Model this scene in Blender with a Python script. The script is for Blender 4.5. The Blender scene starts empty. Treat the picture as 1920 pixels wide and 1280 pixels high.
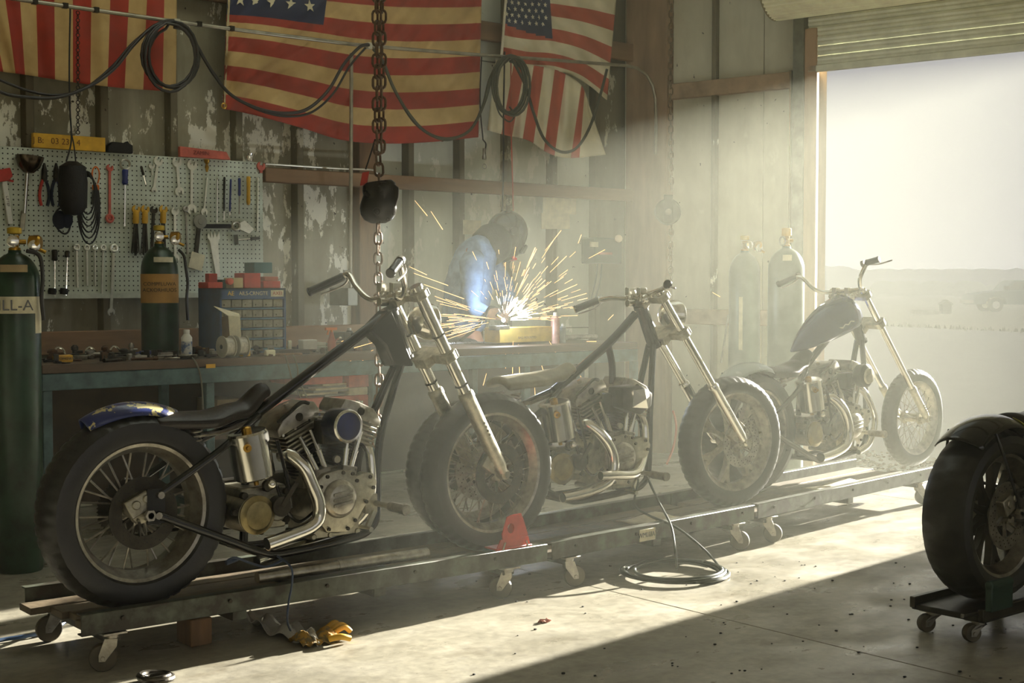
import bpy, bmesh, math, random
from mathutils import Vector, Matrix
random.seed(7)
V = Vector
PI = math.pi
# ------------------------------------------------------------------ camera
CAM_H = 1.38
HEAD = math.radians(50)
PITCH = math.atan(110/2600)
sc = bpy.context.scene
cam = bpy.data.cameras.new('camera'); camo = bpy.data.objects.new('camera', cam)
sc.collection.objects.link(camo)
cam.sensor_width = 36; cam.lens = 36*2600/1920; cam.clip_start = .05; cam.clip_end = 2000
FW = V((math.cos(HEAD), math.sin(HEAD), 0)); RT = V((math.sin(HEAD), -math.cos(HEAD), 0)); UP = V((0,0,1))
F2 = (FW*math.cos(PITCH) - UP*math.sin(PITCH)); U2 = (UP*math.cos(PITCH) + FW*math.sin(PITCH))
camo.matrix_world = Matrix(((RT.x,U2.x,-F2.x,0),(RT.y,U2.y,-F2.y,0),(RT.z,U2.z,-F2.z,CAM_H),(0,0,0,1)))
sc.camera = camo
# ------------------------------------------------------------------ world, sun, exposure
w = bpy.data.worlds.new('sky'); sc.world = w; w.use_nodes = True
bg = w.node_tree.nodes['Background']; bg.inputs[0].default_value = (.90,.885,.86,1); bg.inputs[1].default_value = .55
SUN_AZ = math.radians(6); SUN_EL = math.radians(14)
sd = V((math.cos(SUN_AZ)*math.cos(SUN_EL), math.sin(SUN_AZ)*math.cos(SUN_EL), math.sin(SUN_EL)))
sl = bpy.data.lights.new('sun', 'SUN'); sl.energy = 42; sl.angle = math.radians(.7); sl.color = (1,.95,.81)
so = bpy.data.objects.new('sun', sl); sc.collection.objects.link(so)
so.rotation_euler = sd.to_track_quat('Z','Y').to_euler()
vs = sc.view_settings; vs.view_transform = 'Standard'; vs.look = 'None'; vs.exposure = 0; vs.gamma = 1; vs.use_curve_mapping = False
sc.cycles.use_denoising = True; sc.cycles.use_adaptive_sampling = True; sc.cycles.adaptive_threshold = .025
sc.cycles.max_bounces = 8; sc.cycles.volume_bounces = 1
sc.cycles.sample_clamp_indirect = 6

# ------------------------------------------------------------------ points: a pixel's ray meets a real plane
def ray(x, y): return F2 + RT*((x-960)/2600) - U2*((y-640)/2600)
C0 = V((0,0,CAM_H))
def onY(x, y, Y): d = ray(x,y); return C0 + d*(Y/d.y)
def onZ(x, y, Z=0): d = ray(x,y); return C0 + d*((Z-CAM_H)/d.z)
def onP(x, y, p0, dr):
    n = V((dr[1],-dr[0],0)); d = ray(x,y); return C0 + d*((V(p0)-C0).dot(n)/d.dot(n))

# ------------------------------------------------------------------ materials
def lin(c):
    return tuple((v/255/12.92 if v/255 <= .04045 else ((v/255+.055)/1.055)**2.4) for v in c)
MATS = {}
def M(name, col, rough=.5, metal=0., var=.18, scale=9, bump=0., col2=None, thr=None, stretch=(1,1,1), emit=0, spec=.5, bscale=None, alpha=None, coat=0):
    if name in MATS: return MATS[name]
    m = bpy.data.materials.new(name); m.use_nodes = True; nt = m.node_tree; N = nt.nodes; L = nt.links
    b = N['Principled BSDF']; c = lin(col)
    b.inputs['Roughness'].default_value = rough; b.inputs['Metallic'].default_value = metal
    b.inputs['Specular IOR Level'].default_value = spec
    b.inputs['Coat Weight'].default_value = coat
    tc = N.new('ShaderNodeTexCoord'); mp = N.new('ShaderNodeMapping'); mp.inputs['Scale'].default_value = stretch
    L.new(tc.outputs['Object'], mp.inputs[0])
    nz = N.new('ShaderNodeTexNoise'); nz.inputs['Scale'].default_value = scale; nz.inputs['Detail'].default_value = 5; nz.inputs['Roughness'].default_value = .62
    L.new(mp.outputs[0], nz.inputs['Vector'])
    rp = N.new('ShaderNodeValToRGB')
    c2 = lin(col2) if col2 else tuple(v*(1-var*1.6) for v in c)
    c1 = c if col2 else tuple(min(1,v*(1+var)) for v in c)
    lo, hi = thr if thr else (.3,.7)
    rp.color_ramp.elements[0].position = lo; rp.color_ramp.elements[1].position = hi
    rp.color_ramp.elements[0].color = (*c2,1); rp.color_ramp.elements[1].color = (*c1,1)
    L.new(nz.outputs[0], rp.inputs[0]); L.new(rp.outputs[0], b.inputs['Base Color'])
    if rough > .12:
        mr = N.new('ShaderNodeMapRange'); mr.inputs[3].default_value = max(.04,rough*.8); mr.inputs[4].default_value = min(1,rough*1.25)
        L.new(nz.outputs[0], mr.inputs[0]); L.new(mr.outputs[0], b.inputs['Roughness'])
    if bump:
        n2 = N.new('ShaderNodeTexNoise'); n2.inputs['Scale'].default_value = bscale or scale*4; n2.inputs['Detail'].default_value = 4
        L.new(mp.outputs[0], n2.inputs['Vector'])
        bp = N.new('ShaderNodeBump'); bp.inputs['Strength'].default_value = bump; bp.inputs['Distance'].default_value = .01
        L.new(n2.outputs[0], bp.inputs['Height']); L.new(bp.outputs[0], b.inputs['Normal'])
    if emit:
        b.inputs['Emission Color'].default_value = (*c,1); b.inputs['Emission Strength'].default_value = emit
    if alpha is not None: b.inputs['Transmission Weight'].default_value = alpha
    MATS[name] = m; return m

chrome = M('chrome', (225,222,212), .16, 1, .06, 20)
chrome_fine = M('bright_chrome', (235,232,224), .07, 1, .03)
steel = M('worn_steel', (165,160,148), .36, 1, .25, 25, .1)
alloy = M('cast_alloy', (175,170,152), .42, 1, .2, 30, .15)
darksteel = M('dark_steel', (62,58,50), .42, .8, .3, 20, .1)
rust = M('rusty_iron', (92,66,44), .75, .4, .4, 40, .4)
blackm = M('black_enamel', (20,19,17), .22, 0, .2, 12, coat=.3)
blackrough = M('black_rough_metal', (28,26,23), .5, .3, .3, 30, .1)
rubber = M('tyre_rubber', (27,25,22), .42, 0, .25, 14, .12, spec=.6)
rubber2 = M('black_hose_rubber', (26,25,22), .42, 0, .2, 14)
leather = M('dark_leather', (34,26,20), .38, 0, .35, 8, .25)
bluepaint = M('blue_paint', (24,36,92), .18, .2, .2, 12, coat=.5)
wood = M('old_timber', (122,92,62), .75, 0, .35, 7, .3, stretch=(1,1,.15))
woodh = M('girt_timber', (134,104,74), .75, 0, .3, 6, .3, stretch=(.12,1,1))
benchwood = M('stained_bench_top', (92,72,54), .6, 0, .4, 5, .25, stretch=(.3,1,1))
teal = M('teal_enamel', (72,98,100), .5, .1, .28, 12, .1)
liftpaint = M('lift_grey_green', (82,88,74), .48, .25, .35, 10, .1, col2=(48,43,32), thr=(.42,.64))
redpaint = M('red_enamel', (176,48,34), .42, 0, .22, 14)
brick_red = M('faded_red_paint', (196,96,78), .55, 0, .2, 14)
yellow = M('yellow_plastic', (206,158,36), .5, 0, .15, 14)
orange = M('orange_plastic', (214,110,28), .5, 0, .15, 14)
brass = M('brass', (178,138,58), .3, 1, .2, 20)
green_cyl = M('green_cylinder_enamel', (38,66,46), .3, .1, .3, 6, .08, col2=(26,40,26), thr=(.35,.6))
paper = M('aged_paper', (216,208,176), .8, 0, .15, 14)
white = M('white_plastic', (222,220,208), .4, 0, .08, 10)
creamp = M('cream_enamel', (252,242,206), .55, 0, .12, 8)
greyslat = M('door_slat_enamel', (238,240,218), .5, .1, .12, 8)
bluesteel = M('blue_cabinet_enamel', (46,76,118), .45, .1, .2, 10)
bluetool = M('blue_handle_plastic', (30,44,110), .4, 0, .2, 10)
clearpl = M('cloudy_plastic', (150,146,124), .25, 0, .2, 18)
navy = M('dark_blue_grey_cloth', (40,44,56), .9, 0, .2, 14)
blackmatte = M('matte_black', (14,13,12), .7, 0, .2, 14)

# ------------------------------------------------------------------ mesh builder
class MB:
    def __init__(s): s.v=[]; s.f=[]; s.m=[]; s.mi=0
    def add(s, vs, fs):
        o=len(s.v); s.v += [V(p) for p in vs]
        for f in fs: s.f.append(tuple(i+o for i in f)); s.m.append(s.mi)
        return s
    def hexa(s, c, ax, ay, az):
        c=V(c); ax=V(ax); ay=V(ay); az=V(az)
        vs=[c+ax*i+ay*j+az*k for k in(-1,1) for j in(-1,1) for i in(-1,1)]
        return s.add(vs,[(0,2,3,1),(4,5,7,6),(0,1,5,4),(2,6,7,3),(0,4,6,2),(1,3,7,5)])
    def box(s, c, sz, rz=0):
        cz,sn=math.cos(rz),math.sin(rz)
        return s.hexa(c,(sz[0]/2*cz,sz[0]/2*sn,0),(-sz[1]/2*sn,sz[1]/2*cz,0),(0,0,sz[2]/2))
    def bar(s, p0, p1, w, h, up=(0,0,1)):
        p0=V(p0);p1=V(p1);d=(p1-p0);a=V(up).cross(d)
        if a.length<1e-6: a=V((1,0,0)).cross(d)
        a.normalize(); b=d.normalized().cross(a)
        return s.hexa((p0+p1)/2,d/2,a*w/2,b*h/2)
    def frame(s, d):
        d=V(d).normalized(); a=d.cross(V((0,0,1)))
        if a.length<1e-3: a=d.cross(V((1,0,0)))
        a.normalize(); return d,a,d.cross(a)
    def cyl(s, p0, p1, r0, r1=None, n=16, cap=True):
        r1=r0 if r1 is None else r1; p0=V(p0);p1=V(p1); d,a,b=s.frame(p1-p0); vs=[];fs=[]
        for p,r in((p0,r0),(p1,r1)):
            for i in range(n): t=2*PI*i/n; vs.append(p+a*(r*math.cos(t))+b*(r*math.sin(t)))
        for i in range(n): j=(i+1)%n; fs.append((i,j,n+j,n+i))
        if cap: fs += [tuple(range(n))[::-1], tuple(range(n,2*n))]
        return s.add(vs,fs)
    def lathe(s, prof, base, axis, n=24, capped=True):
        d,a,b=s.frame(axis); base=V(base); vs=[];fs=[]
        for r,h in prof:
            for i in range(n): t=2*PI*i/n; vs.append(base+d*h+a*(r*math.cos(t))+b*(r*math.sin(t)))
        for k in range(len(prof)-1):
            for i in range(n): j=(i+1)%n; fs.append((k*n+i,k*n+j,(k+1)*n+j,(k+1)*n+i))
        if capped:
            fs.append(tuple(range(n))[::-1]); q=(len(prof)-1)*n; fs.append(tuple(range(q,q+n)))
        return s.add(vs,fs)
    def tube(s, pts, r, n=8, closed=False, smooth=0):
        pts=[V(p) for p in pts]
        if smooth: pts=spline(pts,smooth,closed)
        m=len(pts); rr=r if hasattr(r,'__len__') else None
        if rr and len(rr)!=m: rr=[rr[min(len(rr)-1,int(i*(len(rr)-1)/(m-1)+.5))] for i in range(m)]
        tg=[]
        for i in range(m):
            a=pts[(i-1)%m] if (closed or i>0) else pts[i]; c=pts[(i+1)%m] if (closed or i<m-1) else pts[i]
            t=c-a; tg.append(t.normalized() if t.length>1e-9 else V((0,0,1)))
        d,a,b=s.frame(tg[0]); vs=[];fs=[]
        for i in range(m):
            a=(a-tg[i]*a.dot(tg[i])); a=a.normalized() if a.length>1e-6 else s.frame(tg[i])[1]
            b=tg[i].cross(a); R=rr[i] if rr else r
            for k in range(n): t=2*PI*k/n; vs.append(pts[i]+a*(R*math.cos(t))+b*(R*math.sin(t)))
        for i in range(m-1+(1 if closed else 0)):
            q=(i+1)%m
            for k in range(n): j=(k+1)%n; fs.append((i*n+k,i*n+j,q*n+j,q*n+k))
        if not closed: fs += [tuple(range(n))[::-1], tuple(range((m-1)*n,m*n))]
        return s.add(vs,fs)
    def torus(s, c, axis, R, r, n=32, k=8, a0=0, a1=2*PI):
        d,a,b=s.frame(axis); c=V(c); full=abs(a1-a0-2*PI)<1e-6
        m=n if full else n+1
        return s.tube([c+a*(R*math.cos(a0+(a1-a0)*i/n))+b*(R*math.sin(a0+(a1-a0)*i/n)) for i in range(m)],r,k,closed=full)
    def prism(s, out, o, ux, uy, depth):
        o=V(o);ux=V(ux);uy=V(uy);dz=V(depth); n=len(out)
        vs=[o+ux*p[0]+uy*p[1] for p in out]+[o+ux*p[0]+uy*p[1]+dz for p in out]
        return s.add(vs,[tuple(range(n))[::-1],tuple(range(n,2*n))]+[(i,(i+1)%n,n+(i+1)%n,n+i) for i in range(n)])
    def sphere(s, c, r, n=16, k=10):
        c=V(c); r=V(r) if hasattr(r,'__len__') else V((r,r,r)); vs=[c+V((0,0,-r.z))];fs=[]
        for j in range(1,k):
            ph=-PI/2+PI*j/k
            for i in range(n): t=2*PI*i/n; vs.append(c+V((r.x*math.cos(ph)*math.cos(t),r.y*math.cos(ph)*math.sin(t),r.z*math.sin(ph))))
        vs.append(c+V((0,0,r.z))); L=len(vs)-1
        for i in range(n): j=(i+1)%n; fs.append((0,1+j,1+i)); fs.append((L,L-n+i,L-n+j))
        for q in range(k-2):
            for i in range(n): j=(i+1)%n; fs.append((1+q*n+i,1+q*n+j,1+(q+1)*n+j,1+(q+1)*n+i))
        return s.add(vs,fs)
    def grid(s, fn, nu, nv, thick=0, matf=None):
        vs=[V(fn(i/nu,j/nv)) for j in range(nv+1) for i in range(nu+1)]; o=len(s.v); s.v+=vs
        for j in range(nv):
            for i in range(nu):
                a=o+j*(nu+1)+i; s.f.append((a,a+1,a+nu+2,a+nu+1)); s.m.append(matf(i,j) if matf else s.mi)
        return s
    def build(s, name, mat, parent=None, bevel=0, smooth=True, origin=None, ang=38, solid=0, segs=1):
        off=V((0,0,0))
        if origin is not None: off=V(origin)
        elif parent is not None: off=OFF.get(parent.name,V((0,0,0)))
        else:
            lo=V([min(p[i] for p in s.v) for i in range(3)]); hi=V([max(p[i] for p in s.v) for i in range(3)])
            off=V(((lo.x+hi.x)/2,(lo.y+hi.y)/2,lo.z))
        me=bpy.data.meshes.new(name); me.from_pydata([tuple(p-off) for p in s.v],[],s.f)
        for m in (mat if isinstance(mat,(list,tuple)) else [mat]): me.materials.append(m)
        me.polygons.foreach_set('material_index',s.m)
        bm=bmesh.new(); bm.from_mesh(me); bmesh.ops.recalc_face_normals(bm,faces=bm.faces)
        if bevel: bmesh.ops.bevel(bm,geom=[e for e in bm.edges if len(e.link_faces)==2 and e.calc_face_angle(0)>.5],offset=bevel,segments=segs,profile=.5,affect='EDGES',clamp_overlap=True)
        bm.to_mesh(me); bm.free()
        if smooth:
            me.polygons.foreach_set('use_smooth',[True]*len(me.polygons)); me.set_sharp_from_angle(angle=math.radians(ang))
        o=bpy.data.objects.new(name,me); sc.collection.objects.link(o)
        if solid:
            md=o.modifiers.new('solid','SOLIDIFY'); md.thickness=solid; md.offset=0
        if parent is not None:
            o.parent=parent; OFF[o.name]=off
            if origin is not None: o.location=off-OFF.get(parent.name,V((0,0,0)))
        else: o.location=off; OFF[o.name]=off
        return o
OFF={}
def spline(p, k, closed=False):
    out=[]; n=len(p)
    for i in range(n if closed else n-1):
        a=p[(i-1)%n] if (closed or i>0) else p[0]; b=p[i]; c=p[(i+1)%n]; d=p[(i+2)%n] if (closed or i<n-2) else p[-1]
        for j in range(k):
            t=j/k; out.append(.5*((2*b)+(c-a)*t+(2*a-5*b+4*c-d)*t*t+(3*b-a-3*c+d)*t**3))
    if not closed: out.append(p[-1])
    return out
def thing(name, label, cat, loc=(0,0,0), group=None):
    o=bpy.data.objects.new(name,None); sc.collection.objects.link(o); o.location=loc; OFF[o.name]=V(loc)
    return tag(o,label,cat,group)
def tag(o, label, cat, group=None, kind=None):
    o['label']=label; o['category']=cat
    if group: o['group']=group
    if kind: o['kind']=kind
    return o
def struct(o): o['kind']='structure'; return o
def dup(o, parent=None):
    c=o.copy(); sc.collection.objects.link(c)
    if parent: c.parent=parent
    OFF[c.name]=OFF.get(o.name,V((0,0,0)))
    for ch in [x for x in bpy.data.objects if x.parent==o]: dup(ch,c)
    return c
def text(body, size, mat, parent, o, ux, uy, depth=.001, align='CENTER'):
    cu=bpy.data.curves.new('lettering','FONT'); cu.body=body; cu.size=size; cu.extrude=depth; cu.align_x=align; cu.align_y='CENTER'; cu.materials.append(mat); cu.resolution_u=3
    t_=bpy.data.objects.new('t',cu); me=bpy.data.meshes.new_from_object(t_); bpy.data.objects.remove(t_)
    ob=bpy.data.objects.new('lettering',me); sc.collection.objects.link(ob)
    ux=V(ux).normalized(); uy=V(uy).normalized(); n=ux.cross(uy); p=V(o)-(OFF.get(parent.name,V((0,0,0))) if parent else V((0,0,0)))
    ob.matrix_world=Matrix(((ux.x,uy.x,n.x,p.x),(ux.y,uy.y,n.y,p.y),(ux.z,uy.z,n.z,p.z),(0,0,0,1)))
    if parent: ob.parent=parent
    return ob
# ================================================================== SETTING
YW=8.2; CX,CY=8.12,8.2; DX,DY=.205,-.979                       # back wall plane; side wall starts at the corner
def W(t, z, off=0): return V((CX+DX*t-off*.979, CY+DY*t-off*.205, z))     # side wall; off = distance into the room
NI=V((-.979,-.205,0)); DW=V((DX,DY,0))
# floor
def floor_mat():
    m=bpy.data.materials.new('worn_concrete'); m.use_nodes=True; nt=m.node_tree;N=nt.nodes;L=nt.links;b=N['Principled BSDF']
    tc=N.new('ShaderNodeTexCoord')
    def noise(s,d=6,st=(1,1,1),r=.6):
        mp=N.new('ShaderNodeMapping'); mp.inputs['Scale'].default_value=st; L.new(tc.outputs['Object'],mp.inputs[0])
        n=N.new('ShaderNodeTexNoise'); n.inputs['Scale'].default_value=s; n.inputs['Detail'].default_value=d; n.inputs['Roughness'].default_value=r; L.new(mp.outputs[0],n.inputs['Vector']); return n.outputs[0]
    def ramp(src,a,b_,ca,cb):
        r=N.new('ShaderNodeValToRGB'); r.color_ramp.elements[0].position=a; r.color_ramp.elements[1].position=b_; r.color_ramp.elements[0].color=(*ca,1); r.color_ramp.elements[1].color=(*cb,1); L.new(src,r.inputs[0]); return r.outputs[0]
    def mix(f,a,b_,mode='MIX'):
        x=N.new('ShaderNodeMix'); x.data_type='RGBA'; x.blend_type=mode
        if isinstance(f,float): x.inputs[0].default_value=f
        else: L.new(f,x.inputs[0])
        L.new(a,x.inputs[6]); L.new(b_,x.inputs[7]); return x.outputs[2]
    base=ramp(noise(1.3),.35,.7,lin((142,137,122)),lin((182,176,158)))
    fine=ramp(noise(22,8),.3,.75,lin((190,190,190)),lin((255,255,255)))
    c=mix(.8,base,fine,'MULTIPLY')
    st=ramp(noise(3.2,7,(1,1.5,1)),.56,.72,(0,0,0),(1,1,1)); dk=N.new('ShaderNodeRGB'); dk.outputs[0].default_value=(*lin((96,86,66)),1)
    st2=N.new('ShaderNodeMath'); st2.operation='MULTIPLY'; st2.inputs[1].default_value=.5; L.new(st,st2.inputs[0])
    c=mix(st2.outputs[0],c,dk.outputs[0])
    sp=ramp(noise(90,2),.70,.73,(0,0,0),(1,1,1)); d2=N.new('ShaderNodeRGB'); d2.outputs[0].default_value=(*lin((60,52,40)),1)
    c=mix(sp,c,d2.outputs[0]); L.new(c,b.inputs['Base Color'])
    rr=N.new('ShaderNodeMapRange'); rr.inputs[1].default_value=.35; rr.inputs[2].default_value=.68; rr.inputs[3].default_value=.22; rr.inputs[4].default_value=.6; L.new(noise(2.1,7,(1,1.6,1)),rr.inputs[0]); L.new(rr.outputs[0],b.inputs['Roughness'])
    bp=N.new('ShaderNodeBump'); bp.inputs['Strength'].default_value=.25; bp.inputs['Distance'].default_value=.006; L.new(noise(14,8),bp.inputs['Height']); L.new(bp.outputs[0],b.inputs['Normal'])
    return m
fm=floor_mat()
# floor is cast in slabs: each slab its own piece, joints recessed
fl=MB(); fl.mi=0
pts=[(-3,-4),(CX+DX*12.4,-4),W(12.4,0)[:2],W(0,0)[:2],(-3,8.3)]
fl.add([(-3,-4,-.03),(10.7,-4,-.03),(8.55,8.3,-.03),(-3,8.3,-.03)],[(0,1,2,3)])
floor=struct(fl.build('floor',M('joint_dirt',(58,50,40),.9),origin=(0,0,0)))
ys=[-4,-.6,2.5,7.35,8.3]; xs=[-3,.2,4.3,7.6]
for i in range(len(ys)-1):
    for j in range(4):
        x0=xs[j]; g=.002; y0,y1=ys[i]+g,ys[i+1]-g
        if j<3: a,b=xs[j]+g,xs[j+1]-g; q=[(a,y0),(b,y0),(b,y1),(a,y1)]
        else:
            a=xs[3]+g; q=[(a,y0),(CX+DX*(CY-y0)/.979+.02,y0),(CX+DX*(CY-y1)/.979+.02,y1),(a,y1)]
        s_=MB().prism(q,(0,0,-.03),(1,0,0),(0,1,0),(0,0,.03)); s_.build('slab',fm,floor,bevel=.003,origin=(0,0,0))

# wall paint: flaked, streaked
def wall_mat(name,base,dark,flake,amount=.56,streak=.5):
    m=bpy.data.materials.new(name); m.use_nodes=True; nt=m.node_tree;N=nt.nodes;L=nt.links;b=N['Principled BSDF']; b.inputs['Roughness'].default_value=.7
    g=N.new('ShaderNodeNewGeometry')
    def noise(s,d,st,r=.65):
        mp=N.new('ShaderNodeMapping'); mp.inputs['Scale'].default_value=st; L.new(g.outputs['Position'],mp.inputs[0])
        n=N.new('ShaderNodeTexNoise'); n.inputs['Scale'].default_value=s; n.inputs['Detail'].default_value=d; n.inputs['Roughness'].default_value=r; L.new(mp.outputs[0],n.inputs['Vector']); return n.outputs[0]
    def ramp(src,a,b_,ca,cb):
        r=N.new('ShaderNodeValToRGB'); r.color_ramp.elements[0].position=a; r.color_ramp.elements[1].position=b_; r.color_ramp.elements[0].color=(*ca,1); r.color_ramp.elements[1].color=(*cb,1); L.new(src,r.inputs[0]); return r.outputs[0]
    def mix(f,a,b_):
        x=N.new('ShaderNodeMix'); x.data_type='RGBA'; L.new(f,x.inputs[0]); L.new(a,x.inputs[6]); L.new(b_,x.inputs[7]); return x.outputs[2]
    c0=ramp(noise(1.1,6,(1,1,.7)),.36,.66,lin(dark),lin(base))
    stk=ramp(noise(9,5,(1,1,.12)),.35,.75,(0,0,0),(1,1,1)); dd=N.new('ShaderNodeRGB'); dd.outputs[0].default_value=(*[v*.72 for v in lin(dark)],1)
    ms=N.new('ShaderNodeMath'); ms.operation='MULTIPLY'; ms.inputs[1].default_value=streak; L.new(stk,ms.inputs[0])
    c=mix(ms.outputs[0],c0,dd.outputs[0])
    # flakes: high detail noise inside large zones
    fl1=noise(7,9,(1,1,.45),.7); fl2=noise(.9,3,(1,1,1))
    ad=N.new('ShaderNodeMath'); ad.operation='ADD'; L.new(fl1,ad.inputs[0]); mm=N.new('ShaderNodeMath'); mm.operation='MULTIPLY'; mm.inputs[1].default_value=.55; L.new(fl2,mm.inputs[0]); L.new(mm.outputs[0],ad.inputs[1])
    fk=ramp(ad.outputs[0],amount+.275,amount+.295,(0,0,0),(1,1,1)); fc=N.new('ShaderNodeRGB'); fc.outputs[0].default_value=(*lin(flake),1)
    c=mix(fk,c,fc.outputs[0])
    sp=ramp(noise(17,3,(1,1,1)),.705,.72,(0,0,0),(1,1,1)); sc_=N.new('ShaderNodeRGB'); sc_.outputs[0].default_value=(*lin((56,42,28)),1)
    c=mix(sp,c,sc_.outputs[0]); L.new(c,b.inputs['Base Color'])
    bp=N.new('ShaderNodeBump'); bp.inputs['Strength'].default_value=.4; bp.inputs['Distance'].default_value=.006; L.new(ad.outputs[0],bp.inputs['Height']); L.new(bp.outputs[0],b.inputs['Normal'])
    return m
wm=wall_mat('flaking_wall_paint',(178,172,146),(126,118,92),(228,224,204))
wm2=wall_mat('pale_wall_paint',(224,226,208),(196,198,176),(230,228,212),.60,.25)
wmr=wall_mat('side_wall_paint',(218,214,188),(184,178,150),(200,196,170),.66,.3)
studm=wall_mat('stud_paint',(132,124,98),(92,82,60),(190,184,160),.62,.5)

HC=4.4
mb=MB().box(((-3+8.6)/2,YW+.06,HC/2),(11.6,.04,HC)); wall_back=struct(mb.build('wall_back',studm,origin=(0,0,0)))
zb0=onY(600,347,8.1).z; zb1=onY(600,320,8.1).z
stud0=onY(198,300,8.12).x; SP=.461
postx0=onY(671,350,8.12).x; postx1=onY(703,350,8.12).x
sx=[stud0+SP*k for k in range(-12,11)]
sx=[x for x in sx if x<CX-.1]
for i in range(len(sx)-1):
    for (z0,z1) in ((.0,1.02),(1.02,zb0+.05),(zb0+.05,3.05),(3.05,HC)):
        tl=random.uniform(-.004,.004)
        MB().hexa(((sx[i]+sx[i+1])/2,YW+.02+tl,(z0+z1)/2),((sx[i+1]-sx[i])/2-.004,0,0),(0,.012,0),(0,0,(z1-z0)/2-.003))  .build('panel',wm2 if sx[i]>postx1-.3 else wm,wall_back,bevel=.002,origin=(0,0,0))
for x in sx:
    if postx0-.15<x<postx1+.15: continue
    MB().box((x,YW-.03,HC/2),(.05,.09,HC)).build('stud',studm,wall_back,bevel=.004,origin=(0,0,0))
MB().box(((postx0+postx1)/2,YW-.04,HC/2),(postx1-postx0,.12,HC)).build('post',wood,wall_back,bevel=.005,origin=(0,0,0))
gx0=onY(494,320,8.1).x; gx1=CX-.05
MB().box(((gx0+gx1)/2,YW-.1,(zb0+zb1)/2),(gx1-gx0,.05,zb1-zb0)).build('beam',woodh,wall_back,bevel=.006,origin=(0,0,0))
MB().box((2.0,YW-.1,1.02),(9,.05,.14)).build('beam',woodh,wall_back,bevel=.006,origin=(0,0,0))
MB().box(((CX-3)/2,YW-.1,3.25),(CX+3,.05,.14)).build('beam',woodh,wall_back,bevel=.006,origin=(0,0,0))

# side wall with the roller-door opening
zt=onP(1530,133,W(0,0),DW).z; tj=1.735; tj2=3.92
mb=MB()
for t0,t1,z0,z1 in ((-.1,tj,0,HC),(tj,tj2,zt+.25,HC),(tj2,12.6,0,HC)):
    c=(W(t0,0,-.05)+W(t1,0,-.05))/2; mb.hexa(c+V((0,0,(z0+z1)/2)),DW*(t1-t0)/2,NI*.03,(0,0,(z1-z0)/2))
wall_right=struct(mb.build('wall_right',studm,origin=(0,0,0)))
tp=lambda x: (lambda p:((p-W(0,0)).dot(DW)))(onP(x,300,W(0,0),DW))
cuts=[tp(1183),tp(1262),tp(1345),tp(1432),tp(1506)]
def wp(name,t0,t1,z0,z1,th,mat,off=0,bev=.003):
    c=(W(t0,0,off)+W(t1,0,off))/2; return MB().hexa(c+V((0,0,(z0+z1)/2)),DW*((t1-t0)/2-.003),NI*th/2,(0,0,(z1-z0)/2)).build(name,mat,wall_right,bevel=bev,origin=(0,0,0))
wp('post',cuts[0],cuts[1]-.01,0,HC,.10,M('brown_post_paint',(160,132,102),.7,0,.25,6,.2,stretch=(1,1,.2)),.03)
zg=onP(1300,168,W(0,0),DW).z
for a,b in zip(cuts[1:-1],cuts[2:]): wp('panel',a,b,0,zg-.05,.02,wmr,.0); wp('panel',a,b,zg-.05,HC,.02,wmr,.0)
wp('panel',-.02,cuts[0],0,HC,.02,wmr)
wp('beam',cuts[1],cuts[4],zg-.07,zg+.05,.07,M('girt_paint_side',(168,142,112),.7,0,.25,6,.2),.045)
wp('beam',cuts[1],cuts[4],1.05,1.17,.07,M('girt_paint_side',(168,142,112)),.045)
wp('stud',cuts[2]-.02,cuts[2]+.02,0,HC,.06,studm,.04)
for k in range(14): wp('panel',tj2+.62*k,tj2+.62*(k+1),0,HC,.02,wmr)
# door surround
tr=struct(MB().hexa((W(tj-.13,0,.06)+V((0,0,HC/2-.3))),DW*.045,NI*.07,(0,0,HC/2-.3)).build('trim_1',M('track_steel',(140,142,128),.4,.5,.2,9),origin=(0,0,0),bevel=.004))
MB().hexa((W(tj-.185,0,.06)+V((0,0,zt/2))),DW*.006,NI*.09,(0,0,zt/2)).build('guide_rail',chrome,tr,origin=(0,0,0))
tr2=struct(MB().hexa((W(tj-.035,0,.03)+V((0,0,zt/2+.15))),DW*.05,NI*.09,(0,0,zt/2+.15)).build('trim_2',M('jamb_timber',(178,148,118),.7,0,.2,5,.2,stretch=(1,1,.2)),origin=(0,0,0),bevel=.006))
struct(MB().hexa((W(tj2+.05,0,.03)+V((0,0,zt/2+.15))),DW*.05,NI*.09,(0,0,zt/2+.15)).build('trim_3',MATS['jamb_timber'],origin=(0,0,0),bevel=.006))
# rolled-up door: hanging slats and roll
door=thing('roller_door','grey slatted roller door rolled up above the bright opening','door',W(tj,zt,.1)); door['kind']='structure'; del door['category']; door.name='door_1'
OFF['door_1']=W(tj,zt,.1)
sh=.073; rz=zt+sh*5+.23
prof=[(0,0),(.012,.008),(.014,.02),(.008,.034),(.014,.05),(.010,.066),(0,sh-.002),(-.006,sh-.002),(-.006,0)]
for k in range(5):
    MB().prism(prof,W(tj-.06,zt+.02+sh*k,.10),NI,(0,0,1),DW*(tj2-tj+.14)).build('slat',greyslat,door,bevel=0,ang=25)
MB().hexa((W(tj-.06,0,.10)+W(tj2+.08,0,.10))/2+V((0,0,zt)),DW*(tj2-tj+.14)/2,NI*.02,(0,0,.025)).build('bottom_bar',greyslat,door,bevel=.004)
pr=[]
nrib=44
for i in range(nrib*3):
    a=2*PI*i/(nrib*3); r=.245+(.006 if i%3 else -.006); pr.append((r*math.cos(a),r*math.sin(a)))
MB().prism(pr,W(tj-.22,rz,.33),NI,(0,0,1),DW*(tj2-tj+.4)).build('roll',creamp,door,ang=20)
b=MB()
for q in range(4): b.torus(W(tj-.225-.004*q,rz,.33),DW,.245-.03*q,.009,40,6)
b.cyl(W(tj-.27,rz,.33),W(tj-.2,rz,.33),.05,n=20)
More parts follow.
